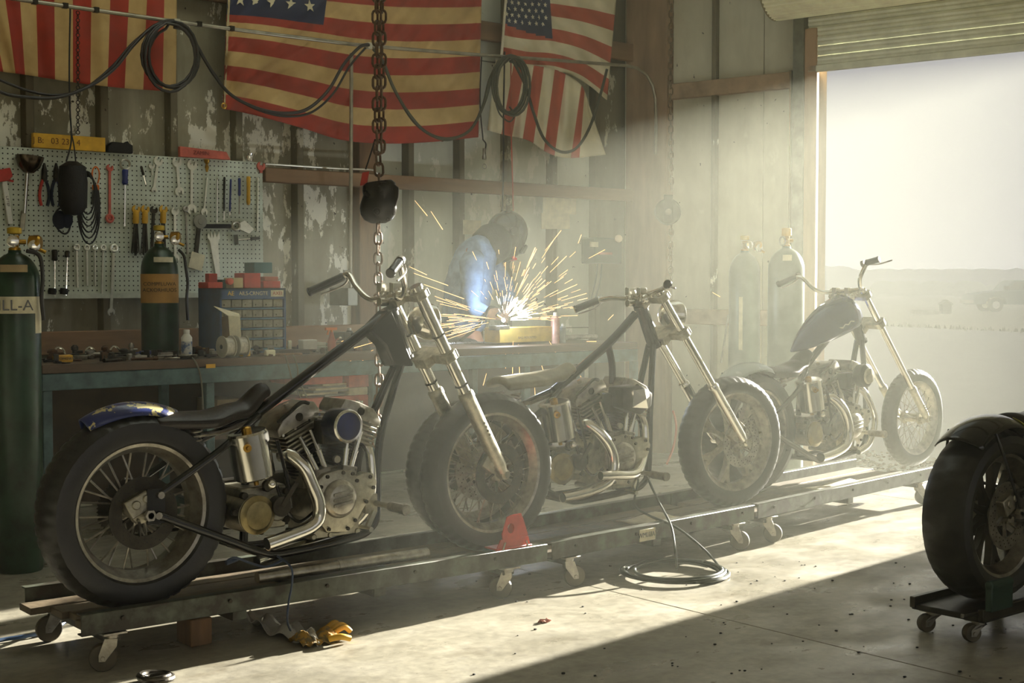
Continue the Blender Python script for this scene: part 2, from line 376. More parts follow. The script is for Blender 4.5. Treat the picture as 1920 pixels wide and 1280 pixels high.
b.build('roll_end',M('roll_edge_steel',(150,140,104),.5,.4),door)
MB().hexa(W(tj-.30,rz,.15),DW*.01,NI*.22,(0,0,.1)).build('bracket',steel,door,bevel=.003)

KX0,KX1,KY0,KY1=2.8,8.0,4.9,7.1      # unseen translucent roof panels over the bench, added as fill light
cm=M('white_ceiling_boards',(226,222,206),.8,0,.08,3)
m=MB()
for (xa,xb,ya,yb) in ((-3.8,10.8,-4.5,KY0),(-3.8,10.8,KY1,8.9),(-3.8,KX0,KY0,KY1),(KX1,10.8,KY0,KY1)): m.box(((xa+xb)/2,(ya+yb)/2,HC+.05),(xb-xa,yb-ya,.1))
ceiling=struct(m.build('ceiling',cm,origin=(0,0,0)))
tm_=bpy.data.materials.new('translucent_panel'); tm_.use_nodes=True; nt=tm_.node_tree; nt.nodes.clear(); tb=nt.nodes.new('ShaderNodeBsdfTranslucent'); tb.inputs[0].default_value=(.80,.84,.82,1); oo=nt.nodes.new('ShaderNodeOutputMaterial'); nt.links.new(tb.outputs[0],oo.inputs[0])
for k in range(5):
    w_=(KX1-KX0)/5; struct(MB().box((KX0+w_*(k+.5),(KY0+KY1)/2,HC+.1),(w_-.02,KY1-KY0,.004)).build('fill_roof_panel',tm_,ceiling,origin=(0,0,0)))
for k in range(7): MB().box((-2.5+k*1.8,2.2,HC-.1),(.1,12.2,.2)).build('rafter',wood,ceiling,origin=(0,0,0))
struct(MB().box((-3.05,2.2,HC/2),(.1,12.6,HC)).build('wall_left',wm2,origin=(0,0,0)))
mb=MB().box((-2.6,-4.05,HC/2),(.8,.1,HC)).box((9.9,-4.05,HC/2),(2.0,.1,HC)).box((3.6,-4.05,4.1),(12,.1,.6))
struct(mb.build('wall_front',wm,origin=(0,0,0)))  # unseen camera-side wall; its wide opening is sized to let fill light in

# ------------------------------------------------------------------ outside
apron_m=M('weathered_apron',(154,152,146),.85,0,.06,1.2)
e0=onZ(1500,603,0); e1=onZ(1920,621,0); ed=(e1-e0).normalized(); ea=e0-ed*60; eb=e1+ed*22
struct(MB().add([W(-60,-.02,-.0),W(90,-.02,-.0),(eb.x,eb.y,-.02),(ea.x,ea.y,-.02)],[(0,1,2,3)]).build('apron',apron_m,origin=(0,0,0),smooth=False))
grass_m=M('dry_grass_field',(152,146,124),.95,0,.12,.35,.5,col2=(144,139,118),thr=(.4,.62))
struct(MB().add([(-900,-900,-.06),(1500,-900,-.06),(1500,1500,-.06),(-900,1500,-.06)],[(0,1,2,3)]).build('field',grass_m,origin=(0,0,0),smooth=False))
mb=MB()
random.seed(3)
for k in range(900):
    t=random.uniform(-12,36); d=random.gauss(0,.25); h=random.uniform(.05,.16); p=e0+ed*(t)+V((ed.y,-ed.x,0))*(-d)
    p.z=-.04; a=random.uniform(0,PI); q=V((math.cos(a),math.sin(a),0))*.05
    mb.add([p-q,p+q,p+V((random.uniform(-.05,.05),0,h))],[(0,1,2)])
tag(mb.build('verge_grass',M('verge_grass',(84,80,58),.9),smooth=False),'fringe of dry grass along the far edge of the concrete','grass',kind='stuff')
g0=W(tj-.6,0,-.12); 
mb=MB()
for k in range(500):
    p=W(random.uniform(.3,2.6),0,-random.uniform(.12,1.2)); r=random.uniform(.008,.028)
    mb.sphere((p.x,p.y,-.012),(r,r,r*.6),6,4)
tag(mb.build('gravel',M('pinkish_gravel',(110,92,76),.9,0,.2,30)),'pinkish gravel scattered just outside the door jamb','gravel',kind='stuff')
struct(MB().add([(-14,-24,-.02),(16,-24,-.02),(16,-4.1,-.02),(-14,-4.1,-.02)],[(0,1,2,3)]).build('bounce_forecourt',M('pale_bounce_ground',(204,200,188),.85,0,.06,1.2),origin=(0,0,0),smooth=False))  # unseen ground added behind the camera, pale to bounce sunlight indoors
# far trees
mb=MB(); random.seed(11)
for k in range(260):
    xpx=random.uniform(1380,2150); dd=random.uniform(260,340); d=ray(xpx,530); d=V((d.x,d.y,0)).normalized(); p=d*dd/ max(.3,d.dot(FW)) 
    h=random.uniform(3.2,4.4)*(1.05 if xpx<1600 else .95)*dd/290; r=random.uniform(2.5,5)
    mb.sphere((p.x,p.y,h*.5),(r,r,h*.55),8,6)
tag(mb.build('tree_belt',M('hazy_foliage',(205,211,202),.9,0,.12,.3)),'pale hazy belt of trees along the horizon','trees',kind='stuff')  # distance haze is mixed into the foliage colour
mb=MB()
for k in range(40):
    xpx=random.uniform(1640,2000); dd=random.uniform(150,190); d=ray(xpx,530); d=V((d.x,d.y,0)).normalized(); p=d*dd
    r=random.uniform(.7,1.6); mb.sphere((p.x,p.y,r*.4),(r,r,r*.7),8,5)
tag(mb.build('bushes',M('hazy_bush',(166,176,158),.9,0,.12,.3)),'low pale green bushes across the far field in front of the trees','bushes',kind='stuff')  # bush colour paled to carry the outdoor haze
# pickup truck
TZ=66.
def out(xpx,dist):
    d=ray(xpx,530); d=V((d.x,d.y,0)); return d*dist
tc=out(1815,TZ); tdir=RT.copy(); tn=-FW
truck=thing('pickup_truck','pale blue pickup truck parked on the dry field beyond the door','truck',tc)
tm=M('pale_blue_truck_paint',(104,122,128),.5,.1,.05,3); gl=M('truck_glass',(120,124,122),.1,0,.03); dk=M('truck_tyre',(50,54,52),.8,0,.1)
def TP(a,z,n=0): return tc+tdir*a+V((0,0,z))+tn*n
body=[(0.02,.42),(0,.62),(.08,.82),(.45,.92),(1.25,1.0),(1.5,1.02),(3.05,1.02),(3.1,1.0),(5.25,1.0),(5.28,.5),(4.9,.36),(4.55,.36),(4.45,.62),(4.2,.74),(3.9,.74),(3.65,.62),(3.55,.36),(1.55,.36),(1.45,.6),(1.2,.74),(.9,.74),(.65,.62),(.55,.38),(.1,.36)]
MB().prism(body,TP(0,0,.9),tdir,(0,0,1),-tn*1.8).build('body',tm,truck,bevel=.02)
cabp=[(1.4,1.0),(1.85,1.45),(2.0,1.5),(2.85,1.5),(2.98,1.42),(3.05,1.0)]
cab=MB().prism(cabp,TP(0,0,.78),tdir,(0,0,1),-tn*1.56).build('cab',tm,truck,bevel=.02)
MB().prism([(1.6,1.06),(1.93,1.4),(2.25,1.42),(2.25,1.06)],TP(0,0,.8),tdir,(0,0,1),-tn*1.6).build('window',gl,cab)
MB().prism([(2.35,1.06),(2.35,1.42),(2.8,1.42),(2.9,1.06)],TP(0,0,.8),tdir,(0,0,1),-tn*1.6).build('window',gl,cab)
for a in (1.05,4.05):
    for n in (.88,-.6): wh=MB().cyl(TP(a,.34,n),TP(a,.34,n-.25),.34,n=20).build('wheel',dk,truck); MB().cyl(TP(a,.34,n+.01),TP(a,.34,n-.1),.18,n=14).build('hub_cap',white,wh)
MB().box(TP(1.5,1.15,.95),(.12,.2,.16)).build('mirror',dk,truck)
MB().hexa(TP(-.05,.5),tn*.85,tdir*.06,(0,0,.08)).build('bumper',chrome,truck,bevel=.01)
sh0=out(1774,62)
shed=thing('field_box','small dark grey box with pitched lid standing on the field','box',sh0)
MB().prism([(-.2,0),(.2,0),(.2,.42),(0,.56),(-.2,.42)],sh0+tn*.2,tdir,(0,0,1),-tn*.5).build('housing',M('box_grey',(56,62,66),.7),shed,bevel=.01)
MB().prism([(-.25,.4),(0,.57),(.25,.4),(.25,.44),(0,.62),(-.25,.44)],sh0+tn*.25,tdir,(0,0,1),-tn*.6).build('lid',M('box_lid_grey',(46,52,56),.7),shed)
q0=out(1738,60); mb=MB()
random.seed(5)
for k in range(14):
    mb.hexa(q0+tdir*random.uniform(-.5,.5)+V((0,0,.1)),tdir*random.uniform(.08,.2),tn*.15,(random.uniform(-.05,.05),0,random.uniform(.05,.11)))
tag(mb.build('rubble_pile',M('white_rubble',(150,146,136),.8),bevel=.01),'low pile of white rubble on the field left of the small grey box','rubble')

# ------------------------------------------------------------------ haze in the room: thin everywhere; thicker banks added towards the door also stand in for lens veil
def bank(name,label,x0,x0b,dens,g,top=HC-.02,ylo=-3.9):
    # slanted left face so that the bank begins gradually
    xr=CX+DX*(CY-ylo)/.979-.12
    h=MB().add([(x0,ylo,.001),(xr,ylo,.001),(CX-.06,8.14,.001),(x0b,8.14,.001),(x0,ylo,top),(xr,ylo,top),(CX-.06,8.14,top),(x0b,8.14,top)],[(0,3,2,1),(4,5,6,7),(0,1,5,4),(1,2,6,5),(2,3,7,6),(3,0,4,7)]).build(name,None,origin=(0,0,0),smooth=False)
    hm=bpy.data.materials.new('workshop_haze'); hm.use_nodes=True; nt=hm.node_tree; nt.nodes.clear()
    vo=nt.nodes.new('ShaderNodeVolumeScatter'); oo=nt.nodes.new('ShaderNodeOutputMaterial'); nt.links.new(vo.outputs[0],oo.inputs['Volume'])
    vo.inputs['Color'].default_value=(.98,1,.84,1); vo.inputs['Density'].default_value=dens; vo.inputs['Anisotropy'].default_value=g
    h.data.materials.clear(); h.data.materials.append(hm)
    tag(h,label,'haze',kind='stuff')
bank('haze','thin dusty haze filling the workshop',-2.9,-2.9,.0012,.5)
bank('haze','first bank of sunlit haze, from the welder towards the door',1.65,3.35,.0145,.45)
bank('haze','second bank of sunlit haze nearer the door',3.2,5.6,.005,.45)
# ================================================================== MOTORCYCLES (local: x forward, y to the bike's left, z up; origin = rear wheel contact)
def wheel(parent, x, R, width, rr, kind, disc=True, tread=44, gear=False):
    if kind=='twin': tread=46
    c=V((x,0,R)); ax=V((0,1,0))
    # tyre with cut tread blocks
    hw=width/2; prof=[(rr-.004,-hw*.72),(rr+.012,-hw*.9),(rr+(R-rr)*.45,-hw),(R-.028,-hw*.92),(R-.010,-hw*.66),(R,-hw*.24),(R,hw*.24),(R-.010,hw*.66),(R-.028,hw*.92),(rr+(R-rr)*.45,hw),(rr+.012,hw*.9),(rr-.004,hw*.72)]
    n=tread*4; vs=[];fs=[]
    for i in range(n):
        for k,(r,h) in enumerate(prof):
            ph=(i+ (2 if h>0 else 0))%4
            if 3<=k<=8 and ph==0: r-= .0055 if k in(4,5,6,7) else .0015
            t=2*PI*i/n; vs.append((c.x+r*math.cos(t),h,c.z+r*math.sin(t)))
    m=len(prof)
    for i in range(n):
        j=(i+1)%n
        for k in range(m-1): fs.append((i*m+k,i*m+k+1,j*m+k+1,j*m+k))
    rim=MB(); rw=hw*.8
    rp=[(rr-.034,-rw*.30),(rr-.016,-rw*.72),(rr-.008,-rw*.94),(rr+.006,-rw*1.02),(rr+.008,-rw*.92),(rr-.004,-rw*.8),(rr-.012,-rw*.2),(rr-.012,rw*.2),(rr-.004,rw*.8),(rr+.008,rw*.92),(rr+.006,rw*1.02),(rr-.008,rw*.94),(rr-.016,rw*.72),(rr-.034,rw*.30),(rr-.034,-rw*.30)]
    rim.lathe(rp,c,ax,64,False)
    w_=rim.build('wheel',steel if kind!='cast' else alloy,parent)
    MB().add(vs,fs).build('tyre',rubber,w_,ang=30)
    hub=MB().lathe([(.016,-.075),(.04,-.07),(.045,-.055),(.028,-.045),(.028,.045),(.045,.055),(.04,.07),(.016,.075)],c,ax,24)
    hub.cyl(c-ax*.10,c+ax*.10,.011,n=12)
    for i in range(6):
        t=2*PI*i/6; hub.cyl(c+V((.032*math.cos(t),-.075,.032*math.sin(t))),c+V((.032*math.cos(t),-.082,.032*math.sin(t))),.006,n=6)
    hub.build('hub',alloy,w_)
    if kind=='wire' or kind=='twin':
        s=MB(); N_=40 if kind=='wire' else 28
        for i in range(N_):
            sd_=1 if i%2 else -1; t=2*PI*i/N_; t2=t+(.30 if (i//2)%2 else -.30)
            p0=c+V((.042*math.cos(t2*1.0+t*0),sd_*.055,.042*math.sin(t2))); p1=c+V(((rr-.026)*math.cos(t),sd_*.012,(rr-.026)*math.sin(t)))
            s.cyl(p0,p1,.0023 if kind=='wire' else .004,n=6)
            s.cyl(p1*.94+p0*.06,p1,.0042,n=6)
        s.build('spokes',steel,w_)
    else:
        K=9 if kind=='cast9' else 7
        for i in range(K):
            t=2*PI*i/K; e=V((math.cos(t),0,math.sin(t))); pz=V((-math.sin(t),0,math.cos(t)))
            o=MB()
            ri=.03; ro=rr-.02
            out=[(ri,-.024),(ri+.05,-.013),(ro*.55,-.011),(ro*.8,-.026),(ro,-.045),(ro,-.02),(ro*.86,0),(ro,.02),(ro,.045),(ro*.8,.026),(ro*.55,.011),(ri+.05,.013),(ri,.024)]
            o.prism(out,c+V((0,-.018,0)),e,pz,V((0,.036,0))); o.build('spoke',alloy if kind!='cast9' else darksteel,w_,bevel=.003)
    if disc:
        d=MB(); yv=-.085 if disc!='far' else .085
        rA,rB=.085,.135
        n_=48
        for sgn in(0,.004):
            pass
        d.lathe([(rA,-.0025),(rB,-.0025),(rB,.0025),(rA,.0025),(rA,-.0025)],c+ax*yv,ax,48,False)
        for i in range(6):
            t=2*PI*i/6; d.bar(c+V((.035*math.cos(t),yv,.035*math.sin(t))),c+V((rA*1.03*math.cos(t+.35),yv,rA*1.03*math.sin(t+.35))),.006,.014,(0,1,0))
        dd=d.build('brake_disc',darksteel if disc=='dark' else steel,w_)
        h=MB()
        for i in range(60):
            t=2*PI*i/60; r=(.098,.110,.122)[i%3]
            for yy in (-.0032,.0032): h.cyl(c+V((r*math.cos(t),yv+yy*.9,r*math.sin(t))),c+V((r*math.cos(t),yv+yy,r*math.sin(t))),.0032,n=6)
        o=h.build('drilling',blackmatte,w_); o['kind']='stuff'
    if gear:
        s=MB(); n_=48; out=[]
        for i in range(n_*2):
            t=2*PI*i/(n_*2); r=.112 if i%2 else .103; out.append((r*math.cos(t),r*math.sin(t)))
        s.prism(out,c+V((0,.075,0)),(1,0,0),(0,0,1),(0,.006,0)); s.build('sprocket',darksteel,w_)
    return w_

def engine(parent, airc='round', headc=None):
    e=MB()
    e.cyl((.83,-.115,.32),(.83,.115,.32),.125,n=28); e.hexa((.83,0,.27),(.11,0,0),(0,.1,0),(0,0,.09))
    e.hexa((.80,0,.425),(.11,0,0),(0,.075,0),(0,0,.04))
    for x in (.72,.80,.93): e.cyl((x,-.105,.19),(x,.105,.19),.014,n=10)
    en=e.build('engine',alloy,parent,bevel=.004)
    g=MB()
    out=[(.695,.42),(.735,.45),(.80,.462),(.865,.452),(.885,.425),(.93,.44),(.968,.432),(.985,.398),(.975,.355),(.925,.30),(.87,.225),(.84,.205),(.745,.212),(.715,.25),(.69,.34)]
    g.prism(out,(0,-.165,0),(1,0,0),(0,0,1),(0,.05,0)); gc=g.build('gear_cover',alloy,en,bevel=.006,segs=2)
    g=MB().lathe([(.078,0),(.078,.012),(.07,.02),(.066,.022),(.06,.03),(.02,.034)],(.80,-.163,.345),(0,-1,0),32)
    for k in range(3): g.hexa((.80,-.198,.328+k*.022),(.045,0,.006),(0,.004,0),(0,0,.006))
    g.build('timing_cover',steel,en,bevel=.0015)
    bt=MB()
    for (x,z) in [(.715,.40),(.745,.438),(.865,.44),(.95,.42),(.965,.375),(.93,.32),(.875,.25),(.84,.22),(.75,.227),(.71,.29),(.885,.41),(.82,.448)]:
        bt.cyl((x,-.160,z),(x,-.172,z),.0085,.0075,n=10)
    bt.build('cover_bolts',darksteel,en)
    # cylinders
    for nm,bx,bz,ang in (('rear',.765,.43,math.radians(24)),('front',.875,.43,math.radians(-21))):
        u=V((-math.sin(ang),0,math.cos(ang))); f=V((math.cos(ang),0,math.sin(ang))); B=V((bx,0,bz))
        cy=MB(); cy.cyl(B,B+u*.15,.052,n=24)
        for k in range(10): cy.cyl(B+u*(.006+k*.0135),B+u*(.0105+k*.0135),.078-.002*(k%2),n=28)
        c_=cy.build('cylinder_barrel',blackrough if nm=='rear' else darksteel,en)
        hd=MB(); hd.hexa(B+u*.185,f*.06,V((0,.07,0)),u*.04)
        for k in range(5): hd.hexa(B+u*(.148+k*.0175),f*(.095-.002*k),V((0,.098-.002*k,0)),u*.0038)
        hd.build('cylinder_head',alloy,en,bevel=.0015)
        # rocker box
        s=1 if nm=='rear' else -1
        rb=MB(); q=[(-.105,0),(.105,0),(.108,.02),(.098,.058),(.03,.068),(-.05,.062),(-.10,.03)] if nm=='rear' else [(-.105,0),(.105,0),(.10,.03),(.05,.062),(-.03,.068),(-.098,.058),(-.108,.02)]
        rb.prism(q,B+u*.232+V((0,-.085,0)),f,u,V((0,.17,0))); o=rb.build('rocker_box',steel,en,bevel=.006,segs=2)
        em=MB().lathe([(.017,0),(.017,.004),(.012,.005),(.011,.002),(.005,.002)],B+u*.265+V((0,-.084,0))+f*(.01*s),(0,-1,0),20); em.build('rocker_badge',darksteel,en)
        em=MB()
        for k in (-.09,-.03,.04,.092): em.cyl(B+u*.235+f*k+V((0,-.088,0)),B+u*.235+f*k+V((0,-.096,0)),.006,n=8)
        em.cyl(B+u*.30+f*.02,B+u*.315+f*.02,.012,n=10); em.build('rocker_bolts',chrome,en)
    # pushrod tubes and tappet blocks
    for a,b in (((.728,.455),(.655,.60)),((.765,.465),(.705,.625)),((.855,.465),(.885,.615)),((.885,.455),(.945,.60))):
        pr=MB(); p=V((a[0],-.118,a[1])); q=V((b[0],-.105,b[1])); pr.cyl(p,q,.0095,n=12); pr.cyl(p,p.lerp(q,.45),.0125,n=12); pr.cyl(p.lerp(q,.44),p.lerp(q,.48),.0145,n=12); pr.build('pushrod_tube',chrome,en)
    for x,t in ((.745,.2),(.87,-.2)):
        tb=MB(); tb.hexa((x,-.118,.452),V((.034,0,.034*t)),(0,.022,0),(-.014*t,0,.016))
        for dx in(-.025,.025): tb.cyl((x+dx,-.142,.452),(x+dx,-.147,.452),.006,n=8)
        tb.build('tappet_block',steel,en,bevel=.003)
    # carburettor / air cleaner
    a=MB(); a.cyl((.79,0,.61),(.79,-.16,.62),.028,n=18); a.hexa((.775,-.12,.615),(.045,0,0),(0,.035,0),(0,0,.05)); a.build('carburettor',darksteel,en,bevel=.006)
    if airc=='round':
        a=MB().lathe([(.04,0),(.066,.02),(.068,.10),(.064,.115)],(.785,-.14,.645),(0,-1,0),36); b=a.build('air_cleaner',M('blue_black_lacquer',(30,34,48),.22,.2,.1),en)
        MB().lathe([(.064,0),(.067,.006),(.062,.012),(.055,.010),(.055,.0)],(.785,-.252,.645),(0,-1,0),36,False).build('air_cleaner_ring',chrome,en)
        MB().lathe([(.056,0),(.055,.005),(.02,.009)],(.785,-.253,.645),(0,-1,0),36).build('air_cleaner_cap',bluepaint,en)
    elif airc=='wedge':
        a=MB().prism([(.74,.60),(.86,.56),(.93,.60),(.935,.665),(.86,.705),(.74,.70)],(0,-.24,0),(1,0,0),(0,0,1),(0,.12,0)); b=a.build('air_cleaner',darksteel,en,bevel=.012,segs=2)
        MB().add([(.80,-.242,.60),(.90,-.242,.59),(.93,-.23,.655),(.86,-.262,.69),(.80,-.25,.685),(.86,-.275,.64)],[(0,1,5),(1,2,5),(2,3,5),(3,4,5),(4,0,5)]).build('air_cleaner_cap',chrome,en,smooth=False)
    else:
        a=MB().lathe([(.05,0),(.07,.02),(.072,.07),(.05,.085)],(.86,-.14,.645),(0,-1,0),36); a.build('air_cleaner',darksteel,en)
        b=MB().lathe([(.05,0),(.045,.015),(.02,.02)],(.86,-.222,.645),(0,-1,0),28).build('air_cleaner_cap',alloy,en)
    a=MB().cyl((.81,-.125,.50),(.81,-.14,.50),.015,n=14); a.build('oil_plug',alloy,en)
    # oil lines
    l=MB().tube([(.56,-.1,.66),(.60,-.12,.70),(.66,-.11,.735),(.70,-.1,.73)],.008,8,smooth=5); l.build('oil_line',blackm,en); l=MB().tube([(.69,-.15,.30),(.62,-.155,.27),(.56,-.15,.33),(.53,-.14,.42)],.007,8,smooth=5); l.build('oil_line',blackm,en); l=MB().tube([(.52,-.16,.60),(.55,-.16,.50),(.575,-.16,.40),(.585,-.15,.33)],.008,8,smooth=5)
    l.build('oil_line',blackm,en)
    # front motor mount / regulator at lower front
    f=MB().hexa((.965,-.02,.255),(.035,0,.01),(0,.05,0),(0,0,.045)); 
    for k in range(3): f.cyl((.95+k*.02,-.075,.24+.01*k),(.95+k*.02,-.07,.24+.01*k),.01,n=10)
    f.build('motor_mount',steel,en,bevel=.004)
    return en

def gearbox(parent):
    g=MB(); g.hexa((.50,0,.33),(.10,0,0),(0,.09,0),(0,0,.085)); g.cyl((.44,-.14,.315),(.44,.1,.315),.075,n=28); g.cyl((.55,-.12,.33),(.55,.1,.33),.055,n=20)
    t=g.build('gearbox',alloy,parent,bevel=.006)
    MB().lathe([(.076,0),(.076,.008),(.06,.014),(.055,.02),(.03,.024)],(.44,-.14,.315),(0,-1,0),28).build('clutch_cover',M('bronze_alloy',(150,136,96),.35,.9,.2,20),t)
    k=MB().cyl((.54,-.12,.34),(.54,-.165,.34),.04,n=20)
    for (x,z) in ((.40,.39),(.36,.33),(.47,.245),(.50,.41),(.585,.39),(.585,.28)): k.cyl((x,-.1,z),(x,-.125,z),.014,n=12)
    k.bar((.54,-.16,.34),(.60,-.17,.43),.02,.012,(0,1,0)); k.cyl((.49,-.13,.425),(.49,-.15,.425),.022,n=14)
    k.build('kick_boss',darksteel,t,bevel=.001)
    MB().sphere((.50,-.15,.43),.021,14,10).build('filler_knob',chrome,t)
    p=MB(); n=20; out=[(.42+.1*math.cos(PI/2+PI*i/n),.32+.1*math.sin(PI/2+PI*i/n)) for i in range(n+1)]+[(.86+.115*math.cos(-PI/2+PI*i/n),.32+.115*math.sin(-PI/2+PI*i/n)) for i in range(n+1)]
    p.prism(out,(0,.12,0),(1,0,0),(0,0,1),(0,.06,0)); p.build('primary_cover',darksteel,t,bevel=.01,segs=2)
    return t

def pipe(parent, pts, r, name='exhaust_pipe', mat=None):
    p=MB(); q=spline([V(x) for x in pts],7); p.tube(q,r,16); o=p.build(name,mat or chrome,parent,ang=60)
    d=(q[-1]-q[-2]).normalized(); c=MB().torus(q[-1],d,r-.002,.0035,20,6); c.cyl(q[-1]-d*.001,q[-1]+d*.0006,r*.86,n=18); c.mi=0
    c2=MB().cyl(q[-1]-d*.001,q[-1]+d*.0012,r*.82,n=18).build('pipe_mouth',blackmatte,o)
    return o

def bike(spec):
    root=thing('motorcycle',spec['label'],'motorcycle',(0,0,0),'motorcycles on the row of lifts' if spec.get('grp',1) else None)
    R=spec.get('R',.36); RF=spec.get('RF',.355); WB=1.70
    T=V(spec['top']); Bm=V((WB,0,RF)); 
    wheel(root,0,R,spec.get('rw',.20),R*.70,spec['rear'],disc=spec.get('rdisc',True),tread=34,gear=True)
    if spec.get('front'): wheel(root,WB,RF,spec.get('fw',.13),RF*.745,spec['front'],disc=spec.get('fdisc',True),tread=44)
    neck0=V(spec['neck'][0]); neck1=V(spec['neck'][1]); r=.017
    f=MB()
    sj=V((.50,0,.68)); bb=[V((neck0.x-.04,0,neck0.z-.04))]+[V(p) for p in spec.get('bb',[])]+[sj]
    f.tube(bb,.022,12,smooth=5 if len(bb)>2 else 0)
    for s in (-1,1):
        f.tube([(sj.x+.02,0.02*s,sj.z+.005),(.30,s*.115,.575),(.04,s*.125,.43)],r*.85,10,smooth=6)
        f.tube([(.03,s*.125,.36),(.31,s*.125,.235),(.48,s*.12,.16),(.60,s*.11,.145),(.90,s*.10,.165),(1.0,s*.095,.195),(1.035,s*.09,.27),(1.07,s*.06,.55),(neck1.x-.02,s*.018,neck1.z+.01)],r,10,smooth=6)
        f.hexa((.03,s*.125,.39),(.035,0,0),(0,.005,0),(0,0,.065))
    f.tube([sj,(.47,0,.45),(.46,0,.17)],r,10); f.cyl((.46,-.12,.165),(.46,.12,.165),r,n=10); f.cyl((.92,-.1,.165),(.92,.1,.165),r*.8,n=10)
    if spec.get('brace'): 
        f.tube(spec['brace'],.018,10,smooth=5)
    f.cyl(neck0,neck1,.033,n=18); d=(neck1-neck0).normalized()
    f.cyl(neck0-d*.004,neck0+d*.012,.04,n=18); f.cyl(neck1-d*.012,neck1+d*.004,.04,n=18)
    fr=f.build('frame',spec.get('framem',blackm),root,ang=50)
    if spec.get('gusset'):
        g=MB(); g.prism([(neck0.x-.13,neck0.z-.09),(neck0.x-.02,neck0.z-.0),(neck1.x+.02,neck1.z-.03),(neck1.x-.09,neck1.z-.03),(neck1.x-.13,neck1.z+.06)],(0,-.045,0),(1,0,0),(0,0,1),(0,.09,0)); g.build('gusset',spec.get('framem',blackm),root,bevel=.008)
    ax=MB(); ax.cyl((0,-.15,.36),(0,.15,.36),.012,n=12)
    for s in (-1,1): ax.cyl((0.0,s*.13,.36),(0,s*.15,.36),.022,n=6); ax.cyl((.045,s*.128,.43),(.045,s*.142,.43),.014,n=8); ax.cyl((.035,s*.128,.355),(.035,s*.142,.355),.014,n=8)
    ax.build('rear_axle',steel,root)
    ca=MB(); ca.hexa((-.03,-.10,.40),(.045,0,.02),(0,.022,0),(-.015,0,.032)); ca.cyl((-.045,-.12,.40),(-.045,-.128,.40),.018,n=12); ca.cyl((-.005,-.12,.42),(-.005,-.128,.42),.016,n=12)
    ca.build('brake_caliper',alloy,root,bevel=.006)
    ch=MB()
    ch.tube([(0,.08,.36+.11),(.45,.08,.37)],.007,6); ch.tube([(0,.08,.36-.11),(.45,.08,.26)],.007,6); ch.build('drive_chain',darksteel,root)
    engine(root,spec.get('airc','round')); gearbox(root)
    # oil tank
    if spec.get('oil',True):
        a=V((.12,0,1)).normalized()*1; a=V((-.20,0,1)).normalized()
        b0=V((.455,-.105,.455)); o=MB().lathe([(.072,0),(.080,.006),(.080,.178),(.074,.186)],b0,a,30).build('oil_tank',chrome,root,ang=25)
        k=MB(); k.lathe([(.02,0),(.02,.016),(.012,.022)],b0+a*.184+V((.0,0,0)),a,14); k.cyl(b0+a*.13+V((-.05,-.075,0)),b0+a*.13+V((-.055,-.085,0)),.016,n=14); k.cyl(b0+a*.13+V((-.05,-.075,0)),b0+a*.13+V((-.055,-.1,0)),.009,n=10)
        k.cyl(b0-a*.03,b0,.01,n=8); k.build('oil_fitting',brass,o)
    for pts,r_ in spec['pipes']: pipe(root,pts,r_)
    # fork
    dr=(Bm-T).normalized(); boot=T+(Bm-T)*spec.get('boot',.55)
    for s in (-1,1):
        off=V((0,s*.11,0)); rt_=spec.get('ft',.025)
        f=MB(); f.cyl(T+off,boot+off+dr*.03,rt_,n=18); f.cyl(T+off-dr*.008,T+off+dr*.006,rt_*1.12,n=18); fk=f.build('fork_tube',chrome,root,ang=50)
        f=MB(); E=Bm+off-dr*.0
        f.lathe([(rt_*1.15,0),(rt_*1.42,.01),(rt_*1.42,.03),(rt_*1.3,.035),(rt_*1.3,(E-boot-off).length-.05),(rt_*1.05,(E-boot-off).length-.02),(rt_*.8,(E-boot-off).length+.015)],boot+off,dr,20)
        f.cyl(E+V((0,-.02,0)),E+V((0,.02,0)),.024,n=14); sl_=f.build('fork_slider',alloy if spec.get('slid','a')=='a' else chrome,fk)
        if s<0:
            f=MB()
            for i in range(4): q=boot+off+dr*(.16+i*.02)+V((0,-rt_*1.25,0)); f.cyl(q,q+V((0,-.006,0)),.006,n=8)
            f.cyl(E+V((0,-.02,0)),E+V((0,-.032,0)),.016,n=6); f.build('slider_bolts',chrome,fk)
        if spec.get('straps') :
            f=MB().torus(T.lerp(boot,.45)+off,dr,rt_+.002,.004,18,6); f.torus(T.lerp(boot,.93)+off,dr,rt_+.002,.004,18,6); f.build('tie_wrap',blackm,fk)
    ta=MB(); ta.cyl(Bm+V((0,-.14,0)),Bm+V((0,.14,0)),.012,n=12); ta.build('front_axle',steel,root)
    if spec.get('fdisc',True):
        ca=MB(); q=Bm+V((-.06,-.095,.07)); ca.hexa(q,(.028,0,-.02),(0,.02,0),(.03,0,.045)); ca.cyl(q+V((0,-.02,.02)),q+V((0,-.028,.02)),.018,n=12); ca.cyl(q+V((-.01,-.02,-.02)),q+V((-.01,-.028,-.02)),.016,n=12); ca.build('front_caliper',alloy,root,bevel=.005)
    for k,hh in ((.035,.018),(.34 if not spec.get('lowclamp') else spec['lowclamp'],.022)):
        f=MB(); c=T+dr*k; bk=V((-dr.z,0,dr.x)); bk=bk if bk.x<0 else -bk
        f.hexa(c,V((0,.14,0)),dr*hh,bk*.035); f.hexa(c+bk*.045,V((0,.045,0)),dr*hh,bk*.035)
        for s in(-1,1): f.cyl(c+V((0,s*.11,0))-dr*hh,c+V((0,s*.11,0))+dr*hh,.038,n=18)
        f.build('triple_clamp',alloy,root,bevel=.004)
